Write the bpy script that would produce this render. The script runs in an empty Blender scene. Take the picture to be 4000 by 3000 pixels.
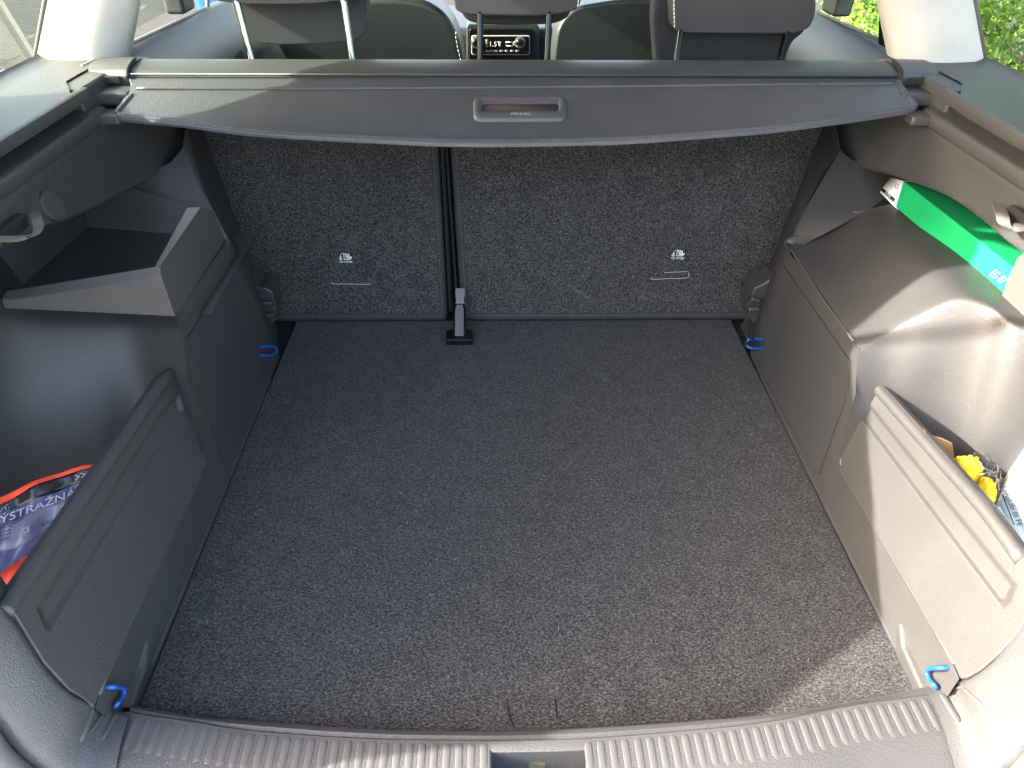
import bpy, bmesh, math, random
import numpy as np
from mathutils import Vector, Matrix
random.seed(7); np.random.seed(7)
C = bpy.context.scene.collection
scene = bpy.context.scene

# ---------------------------------------------------------------- camera
CAM_POS = Vector((-0.041, 0.0, 0.9028))
CAM_FW = Vector((0.01913918, 0.81515403, -0.57892797))
CAM_RT = Vector((0.99980161, -0.01879938, 0.00658285))
CAM_UP = Vector((0.00551745, 0.57893911, 0.81535211))
cam_d = bpy.data.cameras.new('camera'); cam = bpy.data.objects.new('camera', cam_d); C.objects.link(cam)
m = Matrix((CAM_RT, CAM_UP, -CAM_FW)).transposed().to_4x4(); m.translation = CAM_POS
cam.matrix_world = m
cam_d.sensor_width = 36.0; cam_d.lens = 36.0*3009/4000; cam_d.clip_start = .02; cam_d.clip_end = 500
scene.camera = cam

# ---------------------------------------------------------------- sky, sun, exposure
SUN_AZ, SUN_EL = math.radians(84), math.radians(29)
SUN = Vector((-math.sin(SUN_AZ)*math.cos(SUN_EL), -math.cos(SUN_AZ)*math.cos(SUN_EL), math.sin(SUN_EL)))
world = bpy.data.worlds.new('World'); scene.world = world; world.use_nodes = True
wn = world.node_tree; bg = wn.nodes['Background']
sky = wn.nodes.new('ShaderNodeTexSky'); sky.sky_type = 'NISHITA'; sky.sun_disc = False
sky.sun_elevation = SUN_EL; sky.sun_rotation = math.radians(264)
sky.air_density = 1.0; sky.dust_density = 4.0
warm = wn.nodes.new('ShaderNodeMixRGB'); warm.blend_type = 'MULTIPLY'; warm.inputs[0].default_value = 1; warm.inputs[2].default_value = (1.0, .92, .83, 1)   # hazy, milky air
wn.links.new(sky.outputs[0], warm.inputs[1]); wn.links.new(warm.outputs[0], bg.inputs[0]); bg.inputs[1].default_value = 0.15
sd = bpy.data.lights.new('sun', 'SUN'); sun = bpy.data.objects.new('sun', sd); C.objects.link(sun)
sd.energy = 2.0; sd.angle = math.radians(.6); sd.color = (1.0, .93, .83)
sun.rotation_euler = SUN.to_track_quat('Z', 'Y').to_euler()
scene.view_settings.view_transform = 'Standard'; scene.view_settings.look = 'None'
scene.view_settings.exposure = 3.75; scene.view_settings.gamma = 1.0
scene.cycles.max_bounces = 8; scene.cycles.diffuse_bounces = 5; scene.cycles.transparent_max_bounces = 16

# ---------------------------------------------------------------- measuring: sight lines met with real surfaces
K = 1.8083
def ray(v):
    px, py = v[0]*K, v[1]*K
    return CAM_FW*3009 + CAM_RT*(px-2000) - CAM_UP*(py-1500)
def at(v, ax, val):
    d = ray(v); i = 'xyz'.index(ax); return CAM_POS + d*((val-CAM_POS[i])/d[i])
def atp(v, p0, n):
    d = ray(v); n = Vector(n); return CAM_POS + d*((Vector(p0)-CAM_POS).dot(n)/d.dot(n))
def on(v, f, sg):
    """meet the surface |X| = f(Y, z) on the side sg"""
    d = ray(v); t = (sg*.5-CAM_POS.x)/d.x
    for k in range(60):
        p = CAM_POS + d*t
        g = sg*p.x - f(p.y, p.z); h = 1e-6
        q = CAM_POS + d*(t+h); g2 = sg*q.x - f(q.y, q.z)
        dt = -g/((g2-g)/h); t += max(-1e-4, min(1e-4, dt))
        if abs(g) < 1e-7: break
    return CAM_POS + d*t

# ---------------------------------------------------------------- materials
MATS = {}
def newmat(name):
    m = bpy.data.materials.new(name); m.use_nodes = True; MATS[name] = m
    return m, m.node_tree, m.node_tree.nodes['Principled BSDF']
def N(nt, t, **kw):
    n = nt.nodes.new(t)
    for k, v in kw.items():
        if hasattr(n, k): setattr(n, k, v)
        else: n.inputs[k].default_value = v
    return n
def ramp(nt, pos):
    r = nt.nodes.new('ShaderNodeValToRGB')
    while len(r.color_ramp.elements) < len(pos): r.color_ramp.elements.new(.5)
    for e, (p, c) in zip(r.color_ramp.elements, pos):
        e.position = p; e.color = (*c, 1) if len(c) == 3 else c
    return r
def plastic(name, col, rough=.5, grain=420, bump=.25, dist=.0006, spec=.5, scuff=.0, coat=0):
    m, nt, b = newmat(name)
    tc = N(nt, 'ShaderNodeTexCoord')
    n2 = N(nt, 'ShaderNodeTexNoise'); n2.inputs['Scale'].default_value = 7; n2.inputs['Detail'].default_value = 6
    nt.links.new(tc.outputs['Object'], n2.inputs['Vector'])
    r = ramp(nt, [(.3, tuple(c*.9 for c in col)), (.7, tuple(min(1, c*1.12) for c in col))])
    nt.links.new(n2.outputs['Fac'], r.inputs[0])
    last = r.outputs[0]
    if scuff > 0:   # dust and fine scratches
        n3 = N(nt, 'ShaderNodeTexNoise'); n3.inputs['Scale'].default_value = 260; n3.inputs['Detail'].default_value = 2
        nt.links.new(tc.outputs['Object'], n3.inputs['Vector'])
        r3 = ramp(nt, [(.74, (0, 0, 0)), (.80, (1, 1, 1))]); nt.links.new(n3.outputs['Fac'], r3.inputs[0])
        mul = N(nt, 'ShaderNodeMath', operation='MULTIPLY'); nt.links.new(r3.outputs[0], mul.inputs[0]); mul.inputs[1].default_value = scuff
        mx = N(nt, 'ShaderNodeMixRGB'); nt.links.new(mul.outputs[0], mx.inputs[0]); nt.links.new(last, mx.inputs[1]); mx.inputs[2].default_value = (.3, .29, .27, 1)
        last = mx.outputs[0]
    nt.links.new(last, b.inputs['Base Color'])
    b.inputs['Roughness'].default_value = rough; b.inputs['Specular IOR Level'].default_value = spec
    b.inputs['Coat Weight'].default_value = coat
    if bump > 0:
        v = N(nt, 'ShaderNodeTexVoronoi'); v.inputs['Scale'].default_value = grain
        nz = N(nt, 'ShaderNodeTexNoise'); nz.inputs['Scale'].default_value = grain*.6; nz.inputs['Detail'].default_value = 3
        nt.links.new(tc.outputs['Object'], v.inputs['Vector']); nt.links.new(tc.outputs['Object'], nz.inputs['Vector'])
        ad = N(nt, 'ShaderNodeMath', operation='ADD'); nt.links.new(v.outputs['Distance'], ad.inputs[0]); nt.links.new(nz.outputs['Fac'], ad.inputs[1])
        bp = N(nt, 'ShaderNodeBump'); bp.inputs['Strength'].default_value = bump; bp.inputs['Distance'].default_value = dist
        nt.links.new(ad.outputs[0], bp.inputs['Height']); nt.links.new(bp.outputs[0], b.inputs['Normal'])
    return m
def felt(name, dark, light, scale=400):
    m, nt, b = newmat(name)
    tc = N(nt, 'ShaderNodeTexCoord')
    mp = N(nt, 'ShaderNodeMapping'); mp.inputs['Scale'].default_value = (.72, 1.15, 1.15)
    nt.links.new(tc.outputs['Object'], mp.inputs['Vector'])
    w = N(nt, 'ShaderNodeTexNoise'); w.inputs['Scale'].default_value = scale*.7; w.inputs['Detail'].default_value = 2
    nt.links.new(mp.outputs[0], w.inputs['Vector'])
    mxv = N(nt, 'ShaderNodeVectorMath', operation='SCALE'); nt.links.new(w.outputs['Color'], mxv.inputs[0]); mxv.inputs['Scale'].default_value = .006
    adv = N(nt, 'ShaderNodeVectorMath', operation='ADD'); nt.links.new(mp.outputs[0], adv.inputs[0]); nt.links.new(mxv.outputs[0], adv.inputs[1])
    a = N(nt, 'ShaderNodeTexNoise'); a.inputs['Scale'].default_value = scale; a.inputs['Detail'].default_value = 4; a.inputs['Roughness'].default_value = .65
    nt.links.new(adv.outputs[0], a.inputs['Vector'])
    big = N(nt, 'ShaderNodeTexNoise'); big.inputs['Scale'].default_value = 26; big.inputs['Detail'].default_value = 4
    nt.links.new(tc.outputs['Object'], big.inputs['Vector'])
    s1 = N(nt, 'ShaderNodeMath', operation='MULTIPLY_ADD'); nt.links.new(big.outputs['Fac'], s1.inputs[0]); s1.inputs[1].default_value = .09
    nt.links.new(a.outputs['Fac'], s1.inputs[2])
    r = ramp(nt, [(.468, dark), (.565, tuple(d*.65+l*.35 for d, l in zip(dark, light))), (.68, light), (.77, tuple(c*1.6 for c in light))])
    nt.links.new(s1.outputs[0], r.inputs[0])
    # rare bright lint
    l = N(nt, 'ShaderNodeTexVoronoi'); l.inputs['Scale'].default_value = 42; nt.links.new(tc.outputs['Object'], l.inputs['Vector'])
    lr = ramp(nt, [(.018, (1, 1, 1)), (.03, (0, 0, 0))]); nt.links.new(l.outputs['Distance'], lr.inputs[0])
    mx = N(nt, 'ShaderNodeMixRGB'); nt.links.new(lr.outputs[0], mx.inputs[0]); nt.links.new(r.outputs[0], mx.inputs[1]); mx.inputs[2].default_value = (.22, .22, .21, 1)
    nt.links.new(mx.outputs[0], b.inputs['Base Color'])
    b.inputs['Roughness'].default_value = .95; b.inputs['Specular IOR Level'].default_value = .15
    b.inputs['Sheen Weight'].default_value = .12
    bp = N(nt, 'ShaderNodeBump'); bp.inputs['Strength'].default_value = .8; bp.inputs['Distance'].default_value = .002
    nt.links.new(s1.outputs[0], bp.inputs['Height']); nt.links.new(bp.outputs[0], b.inputs['Normal'])
    return m
def flat(name, col, rough=.5, metal=0, spec=.5, trans=0):
    m, nt, b = newmat(name)
    b.inputs['Base Color'].default_value = (*col, 1); b.inputs['Roughness'].default_value = rough
    b.inputs['Metallic'].default_value = metal; b.inputs['Specular IOR Level'].default_value = spec
    return m
def glassmat(name, tint, refl=.10):
    m, nt, b = newmat(name); nt.nodes.remove(b)
    t = N(nt, 'ShaderNodeBsdfTransparent'); t.inputs[0].default_value = (*tint, 1)
    g = N(nt, 'ShaderNodeBsdfGlossy'); g.inputs['Roughness'].default_value = .02
    lw = N(nt, 'ShaderNodeLayerWeight'); lw.inputs[0].default_value = .5
    pw = N(nt, 'ShaderNodeMath', operation='POWER'); nt.links.new(lw.outputs['Facing'], pw.inputs[0]); pw.inputs[1].default_value = 4.5
    fr = N(nt, 'ShaderNodeMath', operation='MULTIPLY_ADD'); nt.links.new(pw.outputs[0], fr.inputs[0]); fr.inputs[1].default_value = .6; fr.inputs[2].default_value = refl*.5
    mx = N(nt, 'ShaderNodeMixShader'); nt.links.new(fr.outputs[0], mx.inputs[0]); nt.links.new(t.outputs[0], mx.inputs[1]); nt.links.new(g.outputs[0], mx.inputs[2])
    nt.links.new(mx.outputs[0], nt.nodes['Material Output'].inputs[0])
    return m
PL = plastic('trim_plastic', (.044, .0435, .044), .5, 450, .38, .0008, scuff=.25)
PLS = plastic('smooth_plastic', (.042, .043, .046), .42, 700, .1, .0003, scuff=.2)
PLP = plastic('sill_plastic', (.058, .058, .061), .42, 560, .5, .0008, scuff=.45)
RIBM = plastic('rib_plastic', (.066, .066, .068), .4, 700, .08, .0003, scuff=.3)
VIN = plastic('cover_vinyl', (.052, .054, .060), .42, 260, .3, .0007, scuff=.55)
CAS = plastic('cassette_metal', (.040, .042, .045), .5, 900, .05, .0002, scuff=.3)
FELT = felt('carpet_felt', (.0105, .0100, .0105), (.100, .097, .098))
FELTF = felt('floor_felt', (.0100, .0098, .0103), (.088, .087, .090), 380)
TAGB = flat('tag_black', (.004, .004, .004), .7)
BIND = plastic('binding_tape', (.016, .016, .018), .75, 900, .4, .0006)
STITCH = flat('stitch_thread', (.11, .11, .115), .8)
WSTITCH = flat('white_thread', (.7, .7, .68), .8)
PALE = plastic('pillar_trim', (.42, .41, .39), .65, 600, .1, .0003)
LEATH = plastic('leatherette', (.017, .020, .021), .42, 240, .4, .0008)
CLOTH = plastic('headrest_cloth', (.042, .042, .046), .85, 1100, .4, .0006)
DARK = flat('black_void', (.008, .008, .009), .8)
DPL = plastic('door_plastic', (.017, .022, .024), .5, 500, .25, .0005)
CHROME = flat('chrome', (.38, .41, .40), .12, 1.0)
SILVER = flat('silver_paint', (.13, .13, .133), .42, .3)
BLACKG = flat('gloss_black', (.006, .006, .007), .15)
BLUE = flat('blue_ring_paint', (.012, .07, .30), .3)
BLUEP = flat('blue_body_paint', (.01, .10, .36), .25, .3)
WHITE = flat('white_print', (.75, .75, .76), .6)
GREYP = flat('grey_print', (.30, .30, .31), .6)
BEIGE = plastic('beige_hook', (.10, .092, .083), .5, 700, .1, .0003)
GLASS = glassmat('tinted_glass', (.70, .80, .73))
CLEARG = glassmat('clear_glass', (.8, .87, .83))
RUB = plastic('seal_rubber', (.07, .068, .067), .7, 500, .2, .0004)

# ---------------------------------------------------------------- mesh helpers
def link(name, me, mat, parent=None):
    o = bpy.data.objects.new(name, me); C.objects.link(o)
    if mat is not None:
        for mm in (mat if isinstance(mat, (list, tuple)) else [mat]): me.materials.append(mm)
    if parent is not None: o.parent = parent
    return o
def smooth(me):
    me.polygons.foreach_set('use_smooth', [True]*len(me.polygons)); me.update()
def finish(o, bevel=0, seg=3, ang=22, solid=0, off=-1, sub=0):
    if solid:
        s = o.modifiers.new('s', 'SOLIDIFY'); s.thickness = solid; s.offset = off; s.use_even_offset = False
    if bevel:
        b = o.modifiers.new('b', 'BEVEL'); b.width = bevel; b.segments = seg; b.limit_method = 'ANGLE'; b.angle_limit = math.radians(ang); b.use_clamp_overlap = True
    if sub:
        s = o.modifiers.new('u', 'SUBSURF'); s.levels = sub; s.render_levels = sub
    if bevel:
        w = o.modifiers.new('w', 'WEIGHTED_NORMAL'); w.weight = 70; w.keep_sharp = True
    smooth(o.data); return o
def poly(name, verts, faces, mat, parent=None, bevel=0, seg=3, ang=22, solid=0, off=-1, recalc=False, merge=0, toward=None):
    me = bpy.data.meshes.new(name); me.from_pydata([tuple(v) for v in verts], [], faces); me.validate()
    if recalc or merge or toward is not None:
        bm = bmesh.new(); bm.from_mesh(me)
        if merge: bmesh.ops.remove_doubles(bm, verts=bm.verts, dist=merge)
        bmesh.ops.recalc_face_normals(bm, faces=bm.faces)
        if toward is not None:
            s = sum((Vector(toward)-f.calc_center_median()).normalized().dot(f.normal)*f.calc_area() for f in bm.faces)
            if s < 0: bmesh.ops.reverse_faces(bm, faces=bm.faces)
        bm.to_mesh(me); bm.free()
    o = link(name, me, mat, parent); return finish(o, bevel, seg, ang, solid, off)
def grid(name, rows, mat, parent=None, solid=0, sub=0, toward=None, off=-1, bevel=0, sharp=0):
    nr, nc = len(rows), len(rows[0])
    V = [p for r in rows for p in r]
    F = [(i*nc+j, i*nc+j+1, (i+1)*nc+j+1, (i+1)*nc+j) for i in range(nr-1) for j in range(nc-1)]
    me = bpy.data.meshes.new(name); me.from_pydata([tuple(v) for v in V], [], F); me.update()
    if toward is not None:
        s = sum((Vector(toward)-p.center).normalized().dot(p.normal)*p.area for p in me.polygons)
        if s < 0: me.flip_normals()
    o = link(name, me, mat, parent)
    finish(o, bevel=bevel, solid=solid, off=off, sub=sub)
    if sharp: me.set_sharp_from_angle(angle=math.radians(sharp))
    return o
def box(name, c, size, mat, parent=None, bevel=.004, seg=3, rot=None):
    bm = bmesh.new(); bmesh.ops.create_cube(bm, size=1)
    M = Matrix.Translation(Vector(c)) @ (rot.to_4x4() if rot is not None else Matrix()) @ Matrix.Diagonal((*size, 1))
    bm.transform(M)
    me = bpy.data.meshes.new(name); bm.to_mesh(me); bm.free()
    o = link(name, me, mat, parent); return finish(o, bevel=bevel, seg=seg)
def tube(name, pts, r, mat, parent=None, n=10, closed=False, flatz=1.0):
    pts = [Vector(p) for p in pts]; V = []; F = []; m_ = len(pts)
    prev = None
    for i, p in enumerate(pts):
        if closed: t = (pts[(i+1) % m_]-pts[i-1]).normalized()
        else: t = (pts[min(i+1, m_-1)]-pts[max(i-1, 0)]).normalized()
        a = prev if prev is not None else (Vector((0, 0, 1)) if abs(t.z) < .9 else Vector((1, 0, 0)))
        a = (a - t*a.dot(t)).normalized(); b = t.cross(a); prev = a
        rr = r[i] if isinstance(r, (list, tuple)) else r
        for k in range(n):
            q = 2*math.pi*k/n; V.append(p + a*math.cos(q)*rr*flatz + b*math.sin(q)*rr)
    for i in range(m_ if closed else m_-1):
        for k in range(n):
            j = (i+1) % m_
            F.append((i*n+k, i*n+(k+1) % n, j*n+(k+1) % n, j*n+k))
    if not closed:
        F.append(tuple(range(n))[::-1]); F.append(tuple((m_-1)*n+k for k in range(n)))
    me = bpy.data.meshes.new(name); me.from_pydata([tuple(v) for v in V], [], F); me.update()
    o = link(name, me, mat, parent); smooth(me); return o
def cr(pts, n=6, closed=False):
    """Catmull-Rom through points"""
    pts = [Vector(p) for p in pts]; out = []; m_ = len(pts)
    for i in range(m_ if closed else m_-1):
        if closed: p0, p1, p2, p3 = pts[i-1], pts[i], pts[(i+1) % m_], pts[(i+2) % m_]
        else: p0, p1, p2, p3 = pts[max(i-1, 0)], pts[i], pts[i+1], pts[min(i+2, m_-1)]
        for k in range(n):
            t = k/n
            out.append(.5*((2*p1)+(-p0+p2)*t+(2*p0-5*p1+4*p2-p3)*t*t+(-p0+3*p1-3*p2+p3)*t**3))
    if not closed: out.append(pts[-1])
    return out
def roundpoly(pts, rad, n=5):
    """round the corners of a closed polygon; rad is one radius or a list"""
    pts = [Vector(p) for p in pts]; out = []; m_ = len(pts)
    for i, p in enumerate(pts):
        r = rad[i] if isinstance(rad, (list, tuple)) else rad
        a = pts[i-1]-p; b = pts[(i+1) % m_]-p
        if r <= 0: out.append(p); continue
        ra = min(r, a.length*.48); rb = min(r, b.length*.48)
        A = p+a.normalized()*ra; B = p+b.normalized()*rb
        for k in range(n+1):
            t = k/n; out.append(A*(1-t)**2+p*2*t*(1-t)+B*t*t)
    return out
def prism(name, pts, vec, mat, parent=None, bevel=.003, seg=3, ang=30):
    n = len(pts); pts = [Vector(p) for p in pts]; vec = Vector(vec)
    V = pts+[p+vec for p in pts]
    F = [tuple(range(n))[::-1], tuple(range(n, 2*n))]+[(i, (i+1) % n, n+(i+1) % n, n+i) for i in range(n)]
    return poly(name, V, F, mat, parent, bevel, seg, ang, recalc=True)
def text(name, s, p, xdir, ydir, h, mat, parent=None, ext=.0003, width=None, shear=0):
    cu = bpy.data.curves.new(name, 'FONT'); cu.body = s; cu.size = 1; cu.extrude = 0; cu.align_x = 'CENTER'; cu.align_y = 'CENTER'; cu.shear = shear
    o = bpy.data.objects.new(name, cu); C.objects.link(o)
    dg = bpy.context.evaluated_depsgraph_get(); me = bpy.data.meshes.new_from_object(o.evaluated_get(dg))
    bpy.data.objects.remove(o); bpy.data.curves.remove(cu)
    xs = [v.co.x for v in me.vertices]; ys = [v.co.y for v in me.vertices]
    w = max(xs)-min(xs); hh = max(ys)-min(ys); cx = (max(xs)+min(xs))/2; cy = (max(ys)+min(ys))/2
    sy = h/hh; sx = sy if width is None else width/w
    X = Vector(xdir).normalized(); Y = Vector(ydir); Y = (Y-X*Y.dot(X)).normalized(); Z = X.cross(Y)
    for v in me.vertices: v.co = Vector(p)+X*(v.co.x-cx)*sx+Y*(v.co.y-cy)*sy+Z*ext
    me.materials.clear(); o = link(name, me, mat, parent); return o
def empty(name, loc=(0, 0, 0)):
    e = bpy.data.objects.new(name, None); C.objects.link(e); e.location = loc; e.empty_display_size = .05; return e
def tag(o, label=None, cat=None, group=None, kind=None):
    if label: o['label'] = label
    if cat: o['category'] = cat
    if group: o['group'] = group
    if kind: o['kind'] = kind
    return o
def joinmesh(name, parts, mat, parent):
    """parts: list of (verts, faces) -> one object"""
    V = []; F = []
    for v, f in parts:
        b = len(V); V += v; F += [tuple(i+b for i in q) for q in f]
    me = bpy.data.meshes.new(name); me.from_pydata([tuple(x) for x in V], [], F); me.update()
    return link(name, me, mat, parent)
def dashes(name, path, mat, parent, dash=.004, gap=.0022, w=.0011, up=Vector((0, 0, 1)), lift=.0005):
    """a stitched seam: short threads along a path, one part"""
    P = [Vector(p) for p in path]; parts = []; carry = 0
    seg = []; 
    for a, b in zip(P[:-1], P[1:]): seg.append((a, b, (b-a).length))
    tot = sum(s[2] for s in seg); s = 0
    def pt(s):
        for a, b, l in seg:
            if s <= l or (a, b, l) == seg[-1]: return a+(b-a)*(s/max(l, 1e-9)), (b-a).normalized()
            s -= l
    while s < tot-dash:
        a, t = pt(s); b, _ = pt(s+dash); sd_ = t.cross(up).normalized()*w/2; u = up*lift
        sk = sd_*.5
        parts.append(([a-sd_+u*.1, a+sd_+u*.1, b+sd_+u*.1, b-sd_+u*.1, (a+b)/2-sk+u*2, (a+b)/2+sk+u*2],
                      [(0, 1, 5, 4), (4, 5, 2, 3), (1, 2, 5), (3, 0, 4)]))
        s += dash+gap
    return joinmesh(name, parts, mat, parent)

# ================================================================ THE CAR
car = empty('car', (0, 0, -.72))
tag(car, 'dark grey boot of a car with its tailgate open, seen from behind', 'car')
car.location = (0, 0, 0)
SEAT_S = .35
def seatp(v, d=0): return atp(v, (0, 1.517+d, 0), (0, 1, -SEAT_S))

# ---------------- rear seat backs (felt backs facing the boot)
def seatback(x0b, x1b, x0t, x1t, side):
    """slab standing on the boot floor and leaning away; b = bottom, t = top"""
    n = Vector((0, -1, SEAT_S)).normalized()
    def P(x, z): return Vector((x, 1.517+SEAT_S*z, z))
    zt = .49
    pts = roundpoly([P(x0b, .006), P(x1b, .006), P(x1t, zt), P(x0t, zt)], [.012, .012, .03, .03], 4)
    o = prism('rear_seat_back', pts, -n*.085, FELT, car, .006, 3)
    # cloth tape bound round the edge
    ring = pts; inner = []
    c = sum(ring, Vector())/len(ring)
    V = []; F = []
    k = len(ring)
    ins = roundpoly([P(x0b+.014, .019), P(x1b-.014, .019), P(x1t-.014, zt-.014), P(x0t+.014, zt-.014)], [.006, .006, .02, .02], 4)
    outs = roundpoly([P(x0b-.003, .003), P(x1b+.003, .003), P(x1t+.003, zt+.003), P(x0t-.003, zt+.003)], [.014, .014, .032, .032], 4)
    mid = [(a+b)/2+n*.0045 for a, b in zip(ins, outs)]
    V = [p+n*.0008 for p in ins]+[p for p in mid]+[p+n*.001 for p in outs]+[p-n*.02 for p in outs]
    for r_ in range(3):
        for i in range(k): F.append((r_*k+i, r_*k+(i+1) % k, (r_+1)*k+(i+1) % k, (r_+1)*k+i))
    b = poly('binding_tape', V, F, BIND, o, recalc=True, toward=CAM_POS); 
    sti = [(a*.7+b*.3)+n*.004 for a, b in zip(ins, outs)]; sti.append(sti[0])
    d = dashes('stitching', sti, STITCH, o, .005, .003, .0009, n, .0004)
    d['kind'] = 'stuff'
    return o, n
sbL, nS = seatback(-.60, -.156, -.70, -.172, -1)
sbR, nS = seatback(-.118, .60, -.143, .70, 1)
tag(sbL, 'narrow felt covered seat back left of the gap'); tag(sbR, 'wide felt covered seat back right of the gap')
ux = Vector((1, 0, 0)); uy = Vector((0, SEAT_S, 1)).normalized()
def tether(v, parent, lean):
    p = seatp(v)+nS*.0007
    w, h = .034, .026
    q = [p+ux*(-w/2+ -lean)+uy*(-h/2), p+ux*(w/2-lean)+uy*(-h/2), p+ux*(w/2+lean)+uy*(h/2), p+ux*(-w/2+lean)+uy*(h/2)]
    o = prism('tether_tag', q, nS*.0012, [TAGB, WHITE], parent, .0002, 1)
    me = o.data
    bm = bmesh.new(); bm.from_mesh(me)
    def L(a, b): return p+ux*(a*1.05+.0010+lean*b/(h/2))+uy*(b*1.12+.0015)+nS*.0017
    def quad(pts, mi=1):
        f = bm.faces.new([bm.verts.new(L(*c)) for c in pts]); f.material_index = mi
        if f.normal.dot(nS) < 0: pass
    def stroke(pts, wd=.0012):
        for (a, b), (c, d) in zip(pts[:-1], pts[1:]):
            t = Vector((c-a, d-b)); 
            if t.length == 0: continue
            s = Vector((-t.y, t.x)).normalized()*wd/2; e = t.normalized()*wd*.3
            quad([(a-e.x-s.x, b-e.y-s.y), (c+e.x-s.x, d+e.y-s.y), (c+e.x+s.x, d+e.y+s.y), (a-e.x+s.x, b-e.y+s.y)])
    # child seat, seat back, tether arc and anchor
    stroke([(-.0015, .0065), (.0015, -.002), (.011, -.002), (.011, .0005)], .0016)
    stroke([(-.0045, .0065), (-.004, -.0045), (.0085, -.0045), (.011, -.002)], .0012)
    stroke([(.002, .0065), (.004, .0005), (.009, .0005)], .0016)
    stroke([(.006, .0055), (.0065, .002)], .002)
    for k in range(7):
        a = math.radians(35+k*22); cx_, cy_ = -.006, .001
        x, y = cx_+.006*math.cos(a), cy_+.0062*math.sin(a)
        quad([(x-.0006, y-.0006), (x+.0006, y-.0006), (x+.0006, y+.0006), (x-.0006, y+.0006)])
    stroke([(-.0115, .0015), (-.0115, -.0045)], .0011); stroke([(-.0145, -.002), (-.0135, -.0045), (-.0115, -.0052), (-.0095, -.0045), (-.0085, -.002)], .0011)
    stroke([(-.0135, .0005), (-.0095, .0005)], .001)
    bm.to_mesh(me); bm.free()
    t = text('tether_lettering', 'TOP TETHER', L(-.001, -.0095), ux, uy, .0046, WHITE, parent, .0003, .030)
    return o
tether((747, 556.5), sbL, 0); tether((1465, 549), sbR, .002)
# stitched anchor slots below the tags
def slot(v0, v1, parent, two):
    a, b = seatp(v0)+nS*.001, seatp(v1)+nS*.001
    tube('anchor_slot', cr([a+uy*.004-ux*.002, a, (a+b)/2, b, b+uy*(.012 if two else .002)+ux*.003], 5), .0008, GREYP, parent, 6)
    if two:
        a2, b2 = seatp((v0[0]+25, v0[1]-14))+nS*.001, seatp((v1[0]+1, v1[1]-14))+nS*.001
        tube('anchor_slot', [a2, (a2+b2)/2, b2], .0008, GREYP, parent, 6)
slot((720, 613), (796, 614), sbL, False); slot((1410, 603), (1484, 600), sbR, True)
# dark void behind the gap, and the wedge of cloth folded in it
prism('seat_gap_filler', [Vector((-.19, 1.585, -.01)), Vector((-.10, 1.585, -.01)), Vector((-.10, 1.76, .49)), Vector((-.19, 1.76, .49))], (0, .03, 0), DARK, car, .004, 2)
for s_, xb, xt in ((-1, -.149, -.164), (1, -.126, -.152)):
    rows = []
    for z in (.02, .1, .2, .3, .42, .5):
        x = xb+(xt-xb)*z/.5; y = 1.517+SEAT_S*z
        rows.append([Vector((x, y-.001, z)), Vector((x+s_*-.006, y+.006, z)), Vector((x+s_*-.008, y+.035, z)), Vector((x+s_*-.004, y+.07, z))])
    grid('gap_lining', rows, BIND, car)
# folding hinge bracket at the foot of the gap
hb = empty('seat_hinge', (0, 0, 0)); hb.parent = car
def hv(v, d=0.0): return seatp(v)-Vector((0, d, 0))
hx = -.123
def P2(x, y, z): return Vector((hx+x, y, z))
base = prism('hinge_foot', roundpoly([P2(-.029, 1.415, .002), P2(.029, 1.415, .002), P2(.029, 1.455, .002), P2(.016, 1.458, .002), P2(-.016, 1.458, .002), P2(-.029, 1.455, .002)], .005, 3), (0, 0, .014), BLACKG, hb, .003)
sp = [P2(0, 1.428, .018), P2(0, 1.450, .036), P2(0, 1.475, .056), P2(0, 1.484, .064)]
rows = []
for p, w in zip(sp, (.0095, .0095, .0095, .0065)):
    rows.append([p+Vector((-w, 0, 0)), p+Vector((w, 0, 0))])
grid('hinge_plate', rows, SILVER, hb, solid=.004, toward=CAM_POS, bevel=.0012)
rows = []
for p, w in zip([s_+Vector((0, .007, -.003)) for s_ in sp], (.0145, .0145, .0135, .010)):
    rows.append([p+Vector((-w, 0, 0)), p+Vector((w, 0, 0))])
grid('hinge_shroud', rows, BLACKG, hb, solid=.012, toward=CAM_POS, bevel=.003)
rows = []
for p, w in zip([P2(.001, 1.488, .064), P2(.001, 1.494, .071), P2(.001, 1.499, .076), P2(.001, 1.508, .086), P2(.001, 1.512, .090)], (.0105, .0085, .0105, .0105, .009)):
    rows.append([p+Vector((-w, 0, 0)), p+Vector((w, 0, 0))])
grid('hinge_tongue', rows, SILVER, hb, solid=.004, toward=CAM_POS, bevel=.0012)

# ---------------- boot floor under the mat
poly('boot_floor_pan', [(-.60, .49, -.012), (.60, .49, -.012), (.60, 1.62, -.012), (-.60, 1.62, -.012)], [(0, 1, 2, 3)], DPL, car)

# ================================================================ boot mat (lifts out)
mat_e = empty('boot_floor_mat', (0, 0, 0)); tag(mat_e, 'speckled dark grey felt boot floor mat lying between the side trims', 'floor mat')
front = [(300, 1527), (420, 1548), (553, 1561), (815, 1580), (1028, 1584), (1106, 1583), (1356, 1572), (1659, 1548), (1834, 1520), (1986, 1491)]
fr = [at(v, 'z', .0) for v in front]; fr = cr(fr, 4)
back = [Vector((-.498+i*.996/12, 1.524, 0)) for i in range(13)]
outline = [Vector((p.x, p.y, 0)) for p in fr]+[Vector((.499, .75, 0)), Vector((.500, 1.1, 0))]+back[::-1]+[Vector((-.500, 1.1, 0)), Vector((-.499, .75, 0))]
pr = prism('felt_sheet', [p-Vector((0, 0, .010)) for p in outline], (0, 0, .010), FELTF, mat_e, .003, 3)
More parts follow.
